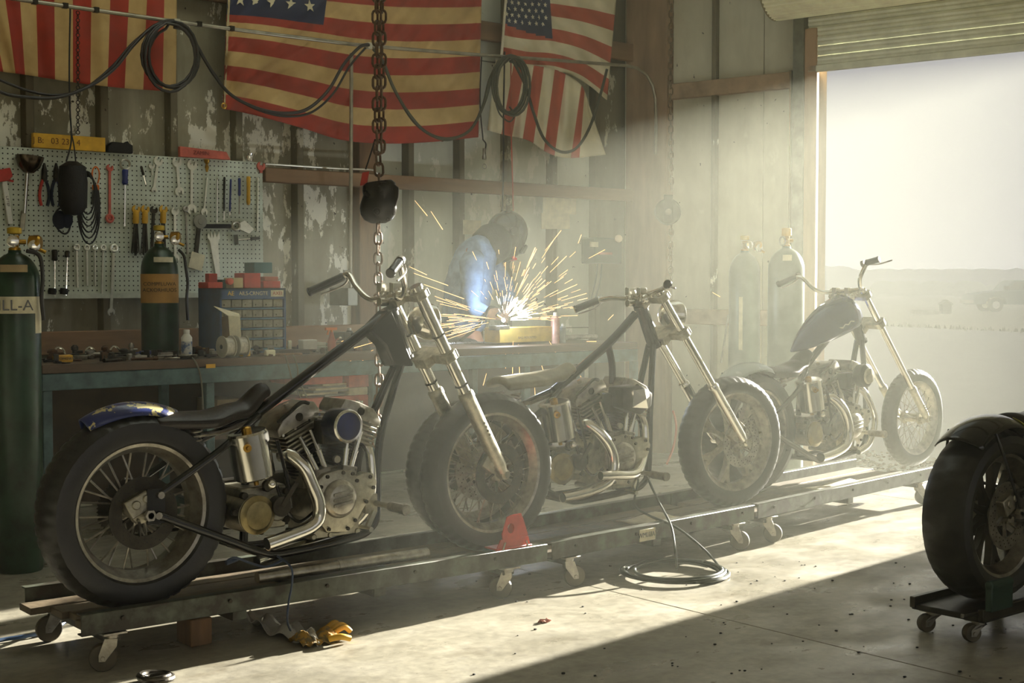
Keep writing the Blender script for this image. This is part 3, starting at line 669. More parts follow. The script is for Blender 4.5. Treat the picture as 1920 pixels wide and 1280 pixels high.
    # bars
    for s,key in ((1,'barL'),(-1,'barR')):
        pts=[V(p) for p in spec[key]]; b=MB(); q=spline(pts[:-1],7); b.tube(q,.0125,12); bo=b.build('handlebar',chrome,root,ang=60)
        a,z=pts[-2],pts[-1]; dd=(z-a).normalized(); g=MB().lathe([(.017,-.008),(.02,0),(.0185,.01),(.0185,(z-a).length-.01),(.021,(z-a).length-.008),(.018,(z-a).length)],a,dd,16); g.build('grip',blackm,bo)
        l=MB(); l.tube([a+V((.03,0,-.01)),a+V((.05,0,-.02))+dd*.05,a+V((.04,0,-.02))+dd*.14],.0045,8,smooth=4); l.cyl(a-dd*.035,a-dd*.015,.02,n=12); l.build('lever',steel,bo)
    r=MB()
    hc=V((T.x-.06,0,T.z-.0))
    for s in (-1,1): q=MB().cyl(hc+V((0,s*.045,-.05)),hc+V((0,s*.045,.005)),.014,n=12); q.hexa(hc+V((0,s*.045,.0)),(.022,0,0),(0,.016,0),(0,0,.02)); q.build('riser',chrome,root,bevel=.002)
    for s in(-.09,-.03,.05,.1): r.cyl(hc+V((.03,s,-.03)),hc+V((.03,s,.0)),.011,n=10)
    r.sphere(hc+V((.0,-.07,-.035)),.024,12,8); r.cyl(hc+V((.0,.02,-.06)),hc+V((-.04,.02,-.06)),.02,n=14)
    r.build('clamp_hardware',chrome,root,bevel=.002)
    if spec.get('lamp'):
        c=V(spec['lamp']); l=MB().lathe([(.02,-.10),(.06,-.075),(.078,-.02),(.08,.0),(.074,.008)],c,(1,0,-.08),28); lo=l.build('headlamp',chrome,root)
        MB().lathe([(.073,0),(.06,.014),(.02,.022)],c+V((.006,0,0)),(1,0,-.08),28).build('lens',clearpl,lo)
    # seat
    st=spec.get('seat')
    if st:
        def sf(u,v):
            # u along, v across
            x=st[0][0]+(st[-1][0]-st[0][0])*u
            for i in range(len(st)-1):
                if st[i][0]<=x<=st[i+1][0]+1e-6: k=(x-st[i][0])/(st[i+1][0]-st[i][0]); k=k*k*(3-2*k); z=st[i][1]*(1-k)+st[i+1][1]*k; w_=st[i][2]*(1-k)+st[i+1][2]*k
            y=(v*2-1); return V((x,y*w_,z-.03*y*y-.0*abs(y)))
        m=MB().grid(sf,22,10); so_=m.build('seat',spec.get('seatm',leather),root,solid=.038)
        so_.modifiers.new('round','BEVEL').width=.012; so_.modifiers['round'].segments=2
        for s in (-1,1):
            sp=MB().tube([V((.22+.022*math.cos(a_*1.0),s*.07+.022*math.sin(a_),.60+a_*.0028)) for a_ in [i*PI/6 for i in range(60)]],.004,6); sp.build('seat_spring',steel,root)
        sp=MB().tube([(.20,0,.62),(.36,0,.63),(.52,0,.67)],.010,8); sp.build('seat_rail',steel,root)
    if spec.get('fender'):
        a0,a1,hw,fmn,fR=spec['fender']; c=V((0,0,R))
        def ff(u,v):
            a=math.radians(a0+(a1-a0)*u); w_=hw*(.55+.45*math.sin(PI*min(1,max(0,u*1.1-.05)))**.5) if spec.get('taper',1) else hw
            y=(v*2-1); rr=fR-.045*abs(y)**2.2
            return V((c.x+rr*math.cos(a),y*w_,c.z+rr*math.sin(a)))
        fo=MB().grid(ff,28,12).build('fender',fmn,root,solid=.004)
        fs=MB()
        for s in(-1,1): fs.tube([(.02,s*.13,.38),(-.10,s*.125,.60),(-.12,s*hw*.98,R+fR-.06)] if spec.get('fstrut',1) else [(.02,s*.13,.38),(.02,s*.12,.5)],.006,8)
        fs.build('fender_strut',blackm,root) if spec.get('fstrut',1) else None
    if spec.get('tank'):
        # teardrop tank over the backbone
        A=V(spec['tank'][0]); B_=V(spec['tank'][1]); L=(B_-A).length; d=(B_-A).normalized(); n_=V((-d.z,0,d.x))
        n_=n_ if n_.z>0 else -n_
        vs=[];fs=[];K=20;S=16
        for i in range(K+1):
            t=i/K; h=.165*(math.sin(PI*min(1,t*.60+.0))**.65)*(1 if t<.9 else (1-(t-.9)*3)); wd=.125*(math.sin(PI*min(1,t*.58+.0))**.7)*(1 if t<.88 else (1-(t-.88)*2.5))
            h=max(h,.012);wd=max(wd,.012)
            for k in range(S):
                a=2*PI*k/S; cz=math.sin(a); cc=math.cos(a)
                vs.append(A+d*(L*t)+n_*(h*(cz if cz>0 else cz*.35)*1.0)+V((0,wd*(abs(cc)**.8)*(1 if cc>0 else -1),0)))
        for i in range(K):
            for k in range(S): j=(k+1)%S; fs.append((i*S+k,i*S+j,(i+1)*S+j,(i+1)*S+k))
        fs+= [tuple(range(S))[::-1],tuple(range(K*S,K*S+S))]
        to=MB().add(vs,fs).build('fuel_tank',spec['tankm'],root,ang=60)
        q=A+d*(L*.78)+n_*.13; cp=MB().lathe([(.035,0),(.035,.012),(.028,.02)],q+V((0,.03,0)),n_,18).build('filler_cap',chrome,to)
        mt=MB(); cpos=A+d*(L*.62)+V((0,-.124,0))+n_*.03
        for i in range(5): mt.cyl(cpos+d*(i*.03-.06)+n_*(.006*(-1)**i),cpos+d*(i*.03-.03)+n_*(-.006*(-1)**i),.003,n=6)
        mt.build('tank_script',white,to)
    # foot controls
    for s in (-1,1):
        x,z=spec.get('peg',(1.0,.30)); p=MB(); p.hexa((x-.02,s*.12,z),(.03,0,0),(0,.012,0),(0,0,.04)); p.cyl((x,s*.12,z),(x,s*.24,z),.012,n=12); pg=p.build('peg_mount',alloy,root,bevel=.004)
        g=MB().lathe([(.018,0),(.02,.01),(.02,.10),(.023,.104),(.021,.115)],(x,s*.235,z),(0,s,0),18); g.build('footpeg',darksteel if spec.get('pegd') else steel,pg)
        l=MB().bar((x-.02,s*.15,z-.03),(x-.07,s*.17,z-.09),.02,.014,(0,1,0)); l.cyl((x-.075,s*.13,z-.09),(x-.075,s*.21,z-.09),.011,n=10); l.build('foot_lever',chrome,pg)
    return root

P1=[([(.575,-.10,.53),(.585,-.15,.535),(.625,-.185,.49),(.655,-.195,.42),(.682,-.2,.35),(.682,-.2,.285),(.64,-.2,.25),(.55,-.2,.228),(.45,-.2,.208)],.027),
    ([(.985,-.03,.56),(1.00,-.09,.50),(.99,-.10,.30),(.9,-.06,.19),(.7,-.05,.15),(.45,-.12,.13)],.02)]
b1=bike(dict(label='nearest chopper in shadow with blue spotted rear fender and blue round air cleaner',rear='twin',rdisc='dark',fdisc='dark',fstrut=0,front='wire',top=(1.225,0,1.19),neck=((1.165,0,1.10),(1.245,0,.885)),gusset=1,R=.362,RF=.358,ft=.0255,boot=.545,straps=1,
  pipes=P1,airc='round',lamp=(1.375,0,1.04),fender=(120,64,.075,M('blue_fender_speckled',(30,44,104),.3,.1,.1,13,col2=(196,184,130),thr=(.44,.455),coat=.4),.405),
  seat=[(.06,.705,.09),(.28,.70,.11),(.44,.725,.075),(.56,.80,.05)],
  barL=[(1.165,0,1.15),(1.135,.10,1.14),(1.125,.19,1.19),(1.14,.27,1.245),(1.13,.31,1.235),(.985,.36,1.168)],
  barR=[(1.165,0,1.15),(1.16,-.10,1.16),(1.10,-.2,1.20),(1.03,-.27,1.275),(1.0,-.30,1.29),(.91,-.37,1.245)],peg=(1.0,.302)))
b1.location=(2.225,4.85,.17)
P2=[([(.575,-.10,.52),(.60,-.15,.52),(.66,-.185,.46),(.71,-.195,.38),(.715,-.2,.30),(.67,-.2,.235),(.55,-.2,.20),(.40,-.2,.185)],.027),
    ([(.985,-.03,.56),(1.00,-.09,.50),(.98,-.12,.36),(.86,-.2,.27),(.70,-.24,.275),(.60,-.24,.28)],.024)]
b2=bike(dict(label='middle bare-frame chopper behind the spoked front wheel, wedge air cleaner and pale sprung seat',rear='twin',front='cast7',top=(1.085,0,1.165),neck=((1.06,0,1.09),(1.15,0,.88)),R=.332,rw=.15,RF=.3525,ft=.021,boot=.60,lowclamp=.27,
  bb=[(.84,0,.90)],brace=[(.84,0,.90),(.868,0,.80),(.87,0,.70)],pipes=P2,airc='wedge',lamp=(1.30,0,1.04),seat=[(.16,.745,.10),(.34,.755,.12),(.50,.77,.08),(.60,.80,.05)],seatm=M('pale_seat_hide',(150,146,128),.35,0,.2,10),
  barL=[(1.05,0,1.13),(1.04,.10,1.128),(1.03,.2,1.13),(1.03,.28,1.12),(1.02,.31,1.115),(.915,.37,1.068)],
  barR=[(1.05,0,1.14),(1.05,-.10,1.16),(1.03,-.2,1.18),(.98,-.29,1.195),(.95,-.32,1.2),(.885,-.40,1.205)],peg=(.93,.26),slid='c'))
ang2=math.atan2(4.98-5.115,1.70); b2.location=(4.03,5.115,.17); b2.rotation_euler.z=ang2
P3=[([(.575,-.10,.52),(.60,-.15,.52),(.65,-.185,.46),(.69,-.195,.38),(.70,-.2,.30),(.66,-.2,.235),(.55,-.2,.20),(.42,-.2,.185)],.03),
    ([(.95,-.05,.56),(.99,-.10,.54),(1.04,-.13,.44),(1.06,-.14,.34),(1.0,-.14,.22),(.9,-.13,.17)],.02)]
b3=bike(dict(label='farthest chopper by the door with dark blue teardrop tank and pale rear fender',rear='twin',front='wire',fdisc=False,top=(.96,0,1.16),neck=((1.0,0,1.06),(1.11,0,.84)),R=.35,RF=.322,fw=.10,ft=.019,boot=.745,lowclamp=.27,
  pipes=P3,airc='cap',fender=(128,52,.10,M('pale_fender_paint',(176,184,182),.25,.1,.05),.40),seat=[(.12,.70,.09),(.30,.70,.11),(.44,.73,.08),(.54,.80,.05)],
  tank=((.40,0,.80),(1.0,0,1.0)),tankm=M('deep_blue_tank',(36,50,92),.12,.2,.1,8,coat=.6),
  barL=[(.93,0,1.16),(.92,.12,1.15),(.89,.2,1.17),(.87,.28,1.24),(.86,.33,1.245),(.74,.37,1.20)],
  barR=[(.93,0,1.16),(.92,-.12,1.17),(.80,-.2,1.185),(.74,-.24,1.24),(.75,-.28,1.33),(.76,-.36,1.35)],peg=(.86,.30)))
ang3=math.atan2(5.29-5.245,1.70); b3.location=(6.19,5.245,.17); b3.rotation_euler.z=ang3
b4=bike(dict(label='dark motorcycle at the right frame edge, its rear wheel foremost in shadow',grp=0,rear='cast9',front='cast7',top=(1.225,0,1.19),neck=((1.165,0,1.10),(1.245,0,.885)),R=.345,RF=.34,pipes=P1,airc='cap',
  fender=(128,30,.105,M('black_fender_gloss',(16,15,14),.15,.1,.1,8,coat=.5),.395),taper=0,seat=[(.16,.72,.09),(.30,.71,.11),(.44,.73,.08),(.56,.80,.05)],
  barL=[(1.165,0,1.15),(1.135,.10,1.14),(1.125,.19,1.19),(1.14,.27,1.245),(1.13,.31,1.235),(.985,.36,1.168)],
  barR=[(1.165,0,1.15),(1.135,-.10,1.14),(1.125,-.19,1.19),(1.14,-.27,1.245),(1.13,-.31,1.235),(.985,-.36,1.168)]))
fd_=[o for o in bpy.data.objects if o.parent==b4 and o.name.startswith('fender') and 'strut' not in o.name][0]
m=MB(); a0,a1=math.radians(72),math.radians(63)
m.grid(lambda u,v:V(((.398-.045*abs(-.3-.6*v)**2.2)*math.cos(a0+(a1-a0)*u),-(.3+.6*v)*.105,.345+(.401-.045*abs(.3+.6*v)**2.2)*math.sin(a0+(a1-a0)*u)-.0)),5,5); m.build('sticker',M('yellow_green_sticker',(170,164,40),.5),fd_,solid=.003)
b4.location=(5.0,3.0,.115)
# ================================================================== LIFTS AND FLOOR
def caster(parent, p, ang, r=.05, loose=False):
    fz=V((math.cos(ang),math.sin(ang),0)); sd_=V((-fz.y,fz.x,0)); p=V(p); h=p.z
    c=V((p.x,p.y,r))+fz*.03
    m=MB().hexa(p+V((0,0,-.004)),V((.045,0,0)),V((0,.035,0)),(0,0,.004)); m.cyl(p+V((0,0,-.022)),p+V((0,0,-.004)),.026,n=16)
    for s in(-1,1):
        m.prism([(-.022,h-.022),(.024,h-.022),(.045,r+.012),(.045,r-.012),(.022,r-.012),(-.018,r+.04)],p*1-V((0,0,p.z))+sd_*(.021*s-.0015),fz,(0,0,1),sd_*.003)
    m.cyl(c-sd_*.028,c+sd_*.028,.008,n=8)
    o=m.build('caster_fork',steel,parent,bevel=.001)
    MB().lathe([(r*.3,-.017),(r*.92,-.016),(r,-.01),(r,.01),(r*.92,.016),(r*.3,.017)],c,sd_,24).build('caster_wheel',M('caster_tread',(84,76,60),.6),o)
    return o
def lift(A, B, label, boards, cz):
    A=V((A[0],A[1],0)); B=V((B[0],B[1],0)); d=(B-A).normalized(); n=V((-d.y,d.x,0)); L=(B-A).length; Wd=.56
    t=thing('motorcycle_lift',label,'lift',A,'steel platforms under the motorcycles')
    def Q(a,b,z): return A+d*a+n*b+V((0,0,z))
    for b in (0,Wd):
        m=MB(); m.hexa(Q(L/2,b+.006,.182),d*L/2,n*.004,(0,0,.038)); m.hexa(Q(L/2,b+.025,.218),d*L/2,n*.022,(0,0,.003)); m.hexa(Q(L/2,b+.022,.147),d*L/2,n*.02,(0,0,.003))
        m.build('side_rail',liftpaint,t,bevel=.0015)
    for a in boards[1]: MB().hexa(Q(a,Wd/2+.02,.125),d*.03,n*(Wd/2-.0),(0,0,.018)).build('cross_member',liftpaint,t,bevel=.002)
    nb=4; bw=(Wd-.06)/nb
    for k in range(nb):
        a0=boards[0][0]+random.uniform(-.05,.05); a1=boards[0][1]+random.uniform(-.06,.06)
        MB().hexa(Q((a0+a1)/2,.05+bw*(k+.5),.155+.002*(k%2)),d*(a1-a0)/2,n*(bw/2-.004),(0,0,.013)).build('deck_board',M('lift_deck_board',(98,84,62),.6,0,.35,9,.2),t,bevel=.002)
    for a in boards[1][:1]+boards[1][-1:]:
        for b,s in ((.03,0),(Wd,1)):
            caster(t,Q(a,b,.142),cz+random.uniform(-.5,.5))
    # bolts along the rail
    m=MB()
    for a in [.15+.42*i for i in range(int((L-.2)/.42)+1)]: m.cyl(Q(a,.002,.19),Q(a,-.006,.19),.008,n=6)
    o=m.build('rail_bolts',darksteel,t)
    return t,Q
L1,Q1=lift((1.93,4.635),(4.055,4.585),'long nearest lift platform under the front chopper',((.02,2.05),[.12,.62,1.25,1.92]),PI*.9)
L2,Q2=lift((4.085,4.585),(5.60,4.70),'middle lift platform with a paper plate on its rail',((.02,1.47),[.13,.75,1.38]),-.4)
L3,Q3=lift((5.63,4.70),(7.66,4.955),'far lift platform by the open door under the tanked chopper',((.02,1.98),[.13,1.0,1.86]),-.6)
p=onP(1214,1002,(4.085,4.585-.005,0),(1.515,.115)); dd=V((1.515,.115,0)).normalized()
MB().hexa(p,dd*.058,V((0,.002,0)),(0,0,.028)).build('rail_plate',paper,L2,bevel=.001)
text('WMSSIAY',.034,blackm,L2,p+V((0,-.004,0)),dd,(0,0,1),.0006)
# tray, rollers, mats on the near lift
m=MB().cyl(Q1(.72,.07,.245),Q1(1.52,.07,.245),.022,n=16); m.cyl(Q1(1.08,.07,.245),Q1(1.10,.07,.245),.0245,n=16)
tag(m.build('steel_tube',steel),'pale steel tube lying along the front rail of the nearest lift','tube')
m=MB()
def mat_fn(A,w,h,rot,z):
    c,s=math.cos(rot),math.sin(rot)
    return lambda u,v: V((A[0]+(u-.5)*w*c-(v-.5)*h*s, A[1]+(u-.5)*w*s+(v-.5)*h*c, z+.006*math.sin(5*u+3*v)+.004*math.sin(9*v)))
MB().grid(mat_fn((3.10,4.86),.52,.30,-.05,.176),12,8).build('x',blackrough,None,solid=.008).name='rubber_mat'
tag(bpy.data.objects['rubber_mat'],'black rubber mat on the nearest lift between its wheels','mat')
MB().grid(mat_fn((5.05,4.9),.34,.24,.12,.176),10,6).build('y',M('pale_board',(206,198,172),.6),None,solid=.006).name='sheet_of_board'
tag(bpy.data.objects['sheet_of_board'],'pale board lying on the middle lift below the engine','board')
MB().grid(mat_fn((6.75,5.0),.5,.26,.12,.176),10,6).build('z',MATS['pale_board'],None,solid=.006).name='sheet_of_board.001'
tag(bpy.data.objects['sheet_of_board.001'],'pale board lying on the far lift by the door','board')
# red wheel chock
c=onP(964,1040,(3.9,4.60,0),(1,-.02)); c.z=.2215
ck=thing('wheel_chock','red steel wheel chock with round hole bolted on lift rail','chock',c)
def CK(a,b,y): return c+V((a,y,b))
out=[(-.10,0),(.095,0),(.045,.145),(-.035,.15)]
hole=[(-.018+.019*math.cos(2*PI*i/16),.09+.022*math.sin(2*PI*i/16)) for i in range(16)]
m=MB(); m.prism([(-.10,0),(.095,0),(.082,.045),(-.075,.045)],CK(0,0,0),(1,0,0),(0,0,1),(0,.006,0))
ring_o=[(.0,.0)]*16
vs=[];fs=[]
for y in (0,.006):
    for i in range(16):
        a=2*PI*i/16; dx,dz=math.cos(a),math.sin(a)
        vs.append(CK(hole[i][0],hole[i][1],y))
    for i in range(16):
        a=2*PI*i/16; dx,dz=math.cos(a),math.sin(a); x0,z0=-.018,.09; best=1
        # march to the plate outline
        k=.001
        while k<.2:
            x=x0+dx*k; z=z0+dz*k; xl=-.075+(z-.045)/.105*(.04); xr=.082-(z-.045)/.10*.037
            if z<.045 or z>.148 or x<xl or x>xr: break
            k+=.001
        vs.append(CK(x0+dx*k,z0+dz*k,y))
for i in range(16):
    j=(i+1)%16; fs+=[(i,j,16+j,16+i),(32+i,48+i,48+j,32+j),(i,32+i,32+j,j),(16+i,16+j,48+j,48+i)]
m.add(vs,fs); m.build('plate',redpaint,ck)
MB().hexa(CK(0,.005,.04),(.10,0,0),(0,.045,0),(0,0,.004)).build('foot',redpaint,ck,bevel=.002)
MB().prism([(0,0),(.08,0),(0,.13)],CK(0,.008,.008),(0,1,0),(0,0,1),(.006,0,0)).build('gusset',redpaint,ck)
m=MB(); m.bar(CK(-.075,.0,-.01),CK(-.06,.035,-.01),.008,.008); m.bar(CK(.07,.0,-.01),CK(.06,.03,-.01),.008,.008); m.build('clip',chrome,ck)
# bike 4 dolly
D0=V((4.86,3.0,0))
dl=thing('wheel_dolly','low black dolly on casters under the rightmost motorcycle wheel','dolly',D0)
MB().hexa(D0+V((.17,0,.10)),(.31,0,0),(0,.16,0),(0,0,.012)).build('deck',blackrough,dl,bevel=.003)
for b in(-.15,.15): MB().hexa(D0+V((.17,b,.118)),(.32,0,0),(0,.012,0),(0,0,.022)).build('side_rail',darksteel,dl,bevel=.003)
for a,b in ((-.08,-.1),(.42,-.1),(-.08,.1),(.42,.1)): caster(dl,D0+V((a,b,.09)),2.8+a,.036)
m=MB().cyl(D0+V((-.12,-.12,.12)),D0+V((-.24,-.13,.128)),.005,n=8); m.cyl(D0+V((-.24,-.13,.122)),D0+V((-.24,-.13,.136)),.006,n=8); m.build('release_lever',steel,dl)
g0=onY(1864,1150,2.84); g0.z=.142
gc=MB(); gc.hexa(g0+V((0,-.02,.045)),(.075,0,0),(0,.015,0),(0,0,.05)); gc.cyl(g0+V((-.075,-.02,.095)),g0+V((.075,-.02,.095)),.018,n=14)
tag(gc.build('roller_chock',M('dark_green_enamel',(26,60,48),.35,.2),bevel=.004),'dark green roller chock in front of the rightmost wheel','chock')
# hose coil, cords
cc=onZ(1262,1080,0)
coil=[]
for i in range(4*28+1):
    a=2*PI*i/28; r=.255-.004*i/7*.6+.014*math.sin(a*.37*3); coil.append(V((cc.x+r*1.0*math.cos(a)+.02*math.sin(i/28*2.2),cc.y+r*.95*math.sin(a)+.015*math.cos(i/28*3),.012+.004*(i//28)+.008*abs(math.sin(a*.5+i/60)))))
def P_(x,y,Y): return onY(x,y,Y)
pa=[P_(1197,902,4.86),P_(1190,945,4.86),P_(1215,965,4.75),P_(1262,985,4.60),P_(1300,1012,4.52),P_(1335,1045,4.48),onZ(1356,1072,.02)]
m=MB().tube(coil,.009,8); m.tube(spline(pa,6),.006,8); m.tube(spline([P_(1213,893,4.86),P_(1235,940,4.80),P_(1258,985,4.6),P_(1266,1030,4.5),onZ(1269,1066,.02)],6),.006,8)
tag(m.build('air_hose',M('dark_green_hose',(46,52,40),.35,0,.15)),'dark hose coiled on the sunlit floor before the middle lift','hose')
m=MB().tube(spline([onZ(-60,1215,.012),onZ(0,1200,.012),onZ(50,1192,.012),onZ(95,1182,.014),onZ(128,1160,.03),onZ(140,1146,.1)],6),.008,8)
tag(m.build('air_line',M('blue_hose',(40,66,98),.4)),'blue air line on the floor at the lower left frame edge','hose')
m=MB().tube(spline([P_(520,1042,4.72),P_(545,1062,4.62),P_(548,1090,4.60),P_(541,1130,4.58),P_(539,1165,4.57),onZ(548,1188,.012)],6),.0045,6)
m.tube(spline([P_(425,1052,4.7),P_(440,1045,4.68),P_(470,1055,4.7),P_(500,1062,4.7),P_(530,1050,4.7)],6),.005,6); m.cyl(P_(424,1055,4.7),P_(445,1047,4.7),.01,n=8)
tag(m.build('brake_line',M('blue_grey_cord',(50,62,84),.45)),'thin blue grey cord hanging over the rail of the nearest lift','cord')
# crumpled strip and glove
random.seed(4)
a=onZ(462,1162,.0); b=onZ(596,1212,.0); dd=(b-a).normalized(); nn=V((-dd.y,dd.x,0)); LL=(b-a).length
def strip(u,v):
    w=.012+.05*math.sin(PI*min(1,u*.9+.08)); return a+dd*LL*u+nn*((v-.5)*2*w)+V((0,0,.018+.016*math.sin(u*21+v*3)+.014*math.sin(v*9+u*7)+.03*u*(1-u)))
tag(MB().grid(strip,26,7).build('plastic_strip',M('shiny_clear_plastic',(226,224,216),.12,.35,.08,20),solid=.002),'crumpled shiny plastic strip on the floor beside the yellow glove','plastic')
gp=onZ(600,1208,0)
gl_=thing('work_glove','crumpled grey and yellow work glove on the floor by the nearest lift','glove',gp)
def gf(u,v):
    return gp+V(((u-.45)*.20,(v-.5)*.11+.03,.012+.05*math.sin(PI*v)*(.55+.45*math.sin(u*11))*math.sin(PI*min(1,u+.1))**.5+.006*math.sin(u*30+v*9)))
MB().grid(gf,26,14).build('palm',M('glove_cloth',(96,84,50),.8,0,.3,40,.3,col2=(150,112,30),thr=(.45,.55)),gl_,solid=.006)
m=MB()
for k in range(4): 
    y0=.02+k*.022; m.tube(spline([gp+V((.08,y0,.03)),gp+V((.12,y0-.004,.045+.006*(k%2))),gp+V((.145+.01*(k%3),y0-.01,.025))],5),.011,10)
m.build('fingers',yellow,gl_)
MB().tube(spline([gp+V((.03,-.02,.02)),gp+V((.06,-.05,.03)),gp+V((.10,-.055,.018))],5),.012,10).build('thumb',yellow,gl_)
m=MB().torus(onZ(292,1268,.02),(0.1,0,1),.055,.012,28,8); m.torus(onZ(292,1268,.035),(0,.15,1),.045,.008,28,8)
tag(m.build('gasket_rings',darksteel),'greasy metal rings lying on the floor in front of the nearest lift','ring')
p=onZ(1021,1166,0); tag(MB().grid(lambda u,v:p+V(((u-.5)*.05,(v-.5)*.03,.006+.006*math.sin(u*9+v*5))),8,5).build('paper_scrap',M('pink_scrap',(206,140,124),.7),solid=.002),'small pink paper scrap on the sunlit floor','scrap')
p=onZ(420,1128,0)
random.seed(9); m=MB()
for k in range(90):
    x=random.uniform(880,1900); y=random.uniform(1050,1275); q=onZ(x,y,0); r=random.uniform(.003,.007); m.sphere(q+V((0,0,r*.4)),(r*1.3,r,r*.5),6,4)
tag(m.build('grit',blackmatte),'dark grit scattered over the concrete floor','grit',kind='stuff')
# jack stand and block under the near lift's left end
m=MB(); 
for s in (0,1): pass
blk=Q1(.52,.2,0); tag(MB().box(blk+V((0,0,.052)),(.09,.12,.104)).build('wood_block',wood,bevel=.004),'square timber block standing under the nearest lift','block')

# ================================================================== WORKBENCH
YB=6.78; ZB=.97
bx0=onY(79,690,YB).x; bx1=onY(1197,645,YB).x
bench=thing('workbench','long timber-topped workbench with teal steel frame along the wall','workbench',((bx0+bx1)/2,YB,0))
nb=4
for k in range(nb):
    w_=.62/nb
    for (a,b) in ((bx0,bx0+2.35),(bx0+2.35,bx1)):
        MB().hexa(((a+b)/2,YB+w_*(k+.5),ZB-.022),((b-a)/2-.002,0,0),(0,w_/2-.002,0),(0,0,.022)).build('top_board',benchwood,bench,bevel=.003)
MB().hexa(((bx0+bx1)/2,YB+.012,ZB-.088),((bx1-bx0)/2,0,0),(0,.01,0),(0,0,.042)).build('front_rail',teal,bench,bevel=.004)
MB().hexa(((bx0+bx1)/2,YB+.60,ZB-.088),((bx1-bx0)/2,0,0),(0,.01,0),(0,0,.042)).build('back_rail',teal,bench,bevel=.004)
for xp in (86,391,701,985,1188):
    X=onY(xp,720,YB+.04).x
    for y in (YB+.04,YB+.585): MB().box((X,y,(ZB-.13)/2),(.05,.045,ZB-.13)).build('leg',teal,bench,bevel=.004)
    MB().box((X,YB+.31,.16),(.035,.5,.035)).build('stretcher',teal,bench)
MB().box(((bx0+bx1)/2,YB+.605,.50),(bx1-bx0-.02,.012,.68)).build('back_panel',M('dark_underbench_ply',(62,50,36),.8,0,.35,4,.2),bench)  # dark sheet added to darken the space under the bench
sx0=onY(391,700,YB).x; sx1=onY(701,700,YB).x
zs=onY(600,800,6.95).z
MB().box(((sx0+sx1)/2,YB+.31,zs),(sx1-sx0+.04,.50,.025)).build('lower_shelf',benchwood,bench)
def pbox(name,label,cat,x0,y0,x1,y1,Y,dep,mat,bev=.003,group=None):
    a=onY(x0,y1,Y); b=onY(x1,y0,Y); za=onY((x0+x1)/2,y1,Y).z; zb=onY((x0+x1)/2,y0,Y).z
    return tag(MB().box(((a.x+b.x)/2,Y+dep/2,(za+zb)/2),(b.x-a.x,dep,zb-za)).build(name,mat,bevel=bev),label,cat,group),a,b,za,zb
zt=zs+.0125
def sbox(name,label,x0,x1,z0,z1,mat,dep=.3,Y=YB+.12):
    a=onY(x0,750,Y).x; b=onY(x1,750,Y).x
    return tag(MB().box(((a+b)/2,Y+dep/2,(z0+z1)/2),(b-a,dep,z1-z0)).build(name,mat,bevel=.004),label,'box'),a,b
o,a,b=sbox('tool_case','long grey case at the bottom of the pile under the bench',500,692,zt,zt+.085,M('grey_case',(92,88,78),.6))
text('MALCM',.05,white,o,V((b-.09,YB+.117,zt+.06)),(1,0,0),(0,0,1))
o,a,b=sbox('red_case','long red metal case in the pile under the bench',505,691,zt+.086,zt+.165,brick_red)
MB().box((b-.08,YB+.118,zt+.115),(.075,.004,.03)).build('name_plate',paper,o); MB().cyl((a+.45,YB+.121,zt+.12),(a+.45,YB+.113,zt+.12),.012,n=14).build('latch',steel,o)
random.seed(2)
for k in range(6):
    z=zt+.1655+k*.0128; x0=a+.28+random.uniform(-.06,.08); tag(MB().hexa((x0+.13,YB+.26,z+.006),V((.13,random.uniform(-.02,.02),0)),V((random.uniform(-.02,.02),.12,0)),(0,0,.0055)).build('magazine',paper if k%2 else M('grey_print',(150,148,136),.7)),['lowest magazine','second lowest magazine','third magazine from below','third magazine from the top','second magazine from the top','topmost magazine'][k]+' in the paper pile between the red cases','magazine','magazines between the red cases')
o,_,_=sbox('white_binder','white ring binder lying at the right end of the red case',656,690,zt+.166,zt+.212,paper)
o,_,_=sbox('red_case','smaller faded red case topping the pile under the bench',556,643,zt+.243,zt+.305,brick_red)
o,_,_=sbox('red_case','small red case under the bench beside the teal leg',655,692,zt+.213,zt+.285,brick_red,.2)
MB().box((onY(480,750,YB+.3).x,YB+.33,zt+.0)  ,(.0,.0,.0))
pbox('cardboard_box','flat pale cardboard box on floor behind the seat','box',408,748,452,812,7.1,.25,M('cardboard',(150,132,96),.8))
for i,(n,l,c) in enumerate([]): pass
# ------------------------------------------------------------------ things on the bench
YF=6.9
def zpx(x,y,z=ZB):
    p=onZ(x,y,z); q=onY(x,y,min(7.33,max(6.83,p.y))); q.z=z; return q
# parts cabinet
ca=onY(412,560,7.14); cb=onY(536,560,7.14); ctop=onY(475,540,7.14).z; cw=cb.x-ca.x
cab=thing('parts_cabinet','blue steel small-parts cabinet with clear drawers on the bench','cabinet',((ca.x+cb.x)/2,7.14,ZB))
D=.26; x0,x1=ca.x,cb.x; z0=ZB+.001; lab=.062
MB().box(((x0+x1)/2,7.14+D/2,z0+.01),(x1-x0,D,.02)).build('base',bluesteel,cab); MB().box(((x0+x1)/2,7.14+D/2,ctop-.006),(x1-x0,D,.012)).build('top',bluesteel,cab)
for x in (x0+.006,x1-.006): MB().box((x,7.14+D/2,(z0+ctop)/2),(.012,D,ctop-z0)).build('side',bluesteel,cab)
MB().box(((x0+x1)/2,7.14+D-.005,(z0+ctop)/2),(x1-x0,.01,ctop-z0)).build('back',bluesteel,cab)
hd=MB().box(((x0+x1)/2,7.14+.006,ctop-lab/2),(x1-x0,.012,lab)).build('header',bluesteel,cab)
text('AE',.036,M('yellow_print',(226,190,80),.5),hd,V((x0+.07,7.137,ctop-lab/2)),(1,0,0),(0,0,1),.0006)
text('AILS-CRNGTE',.031,paper,hd,V(((x0+x1)/2,7.137,ctop-lab/2)),(1,0,0),(0,0,1),.0006)
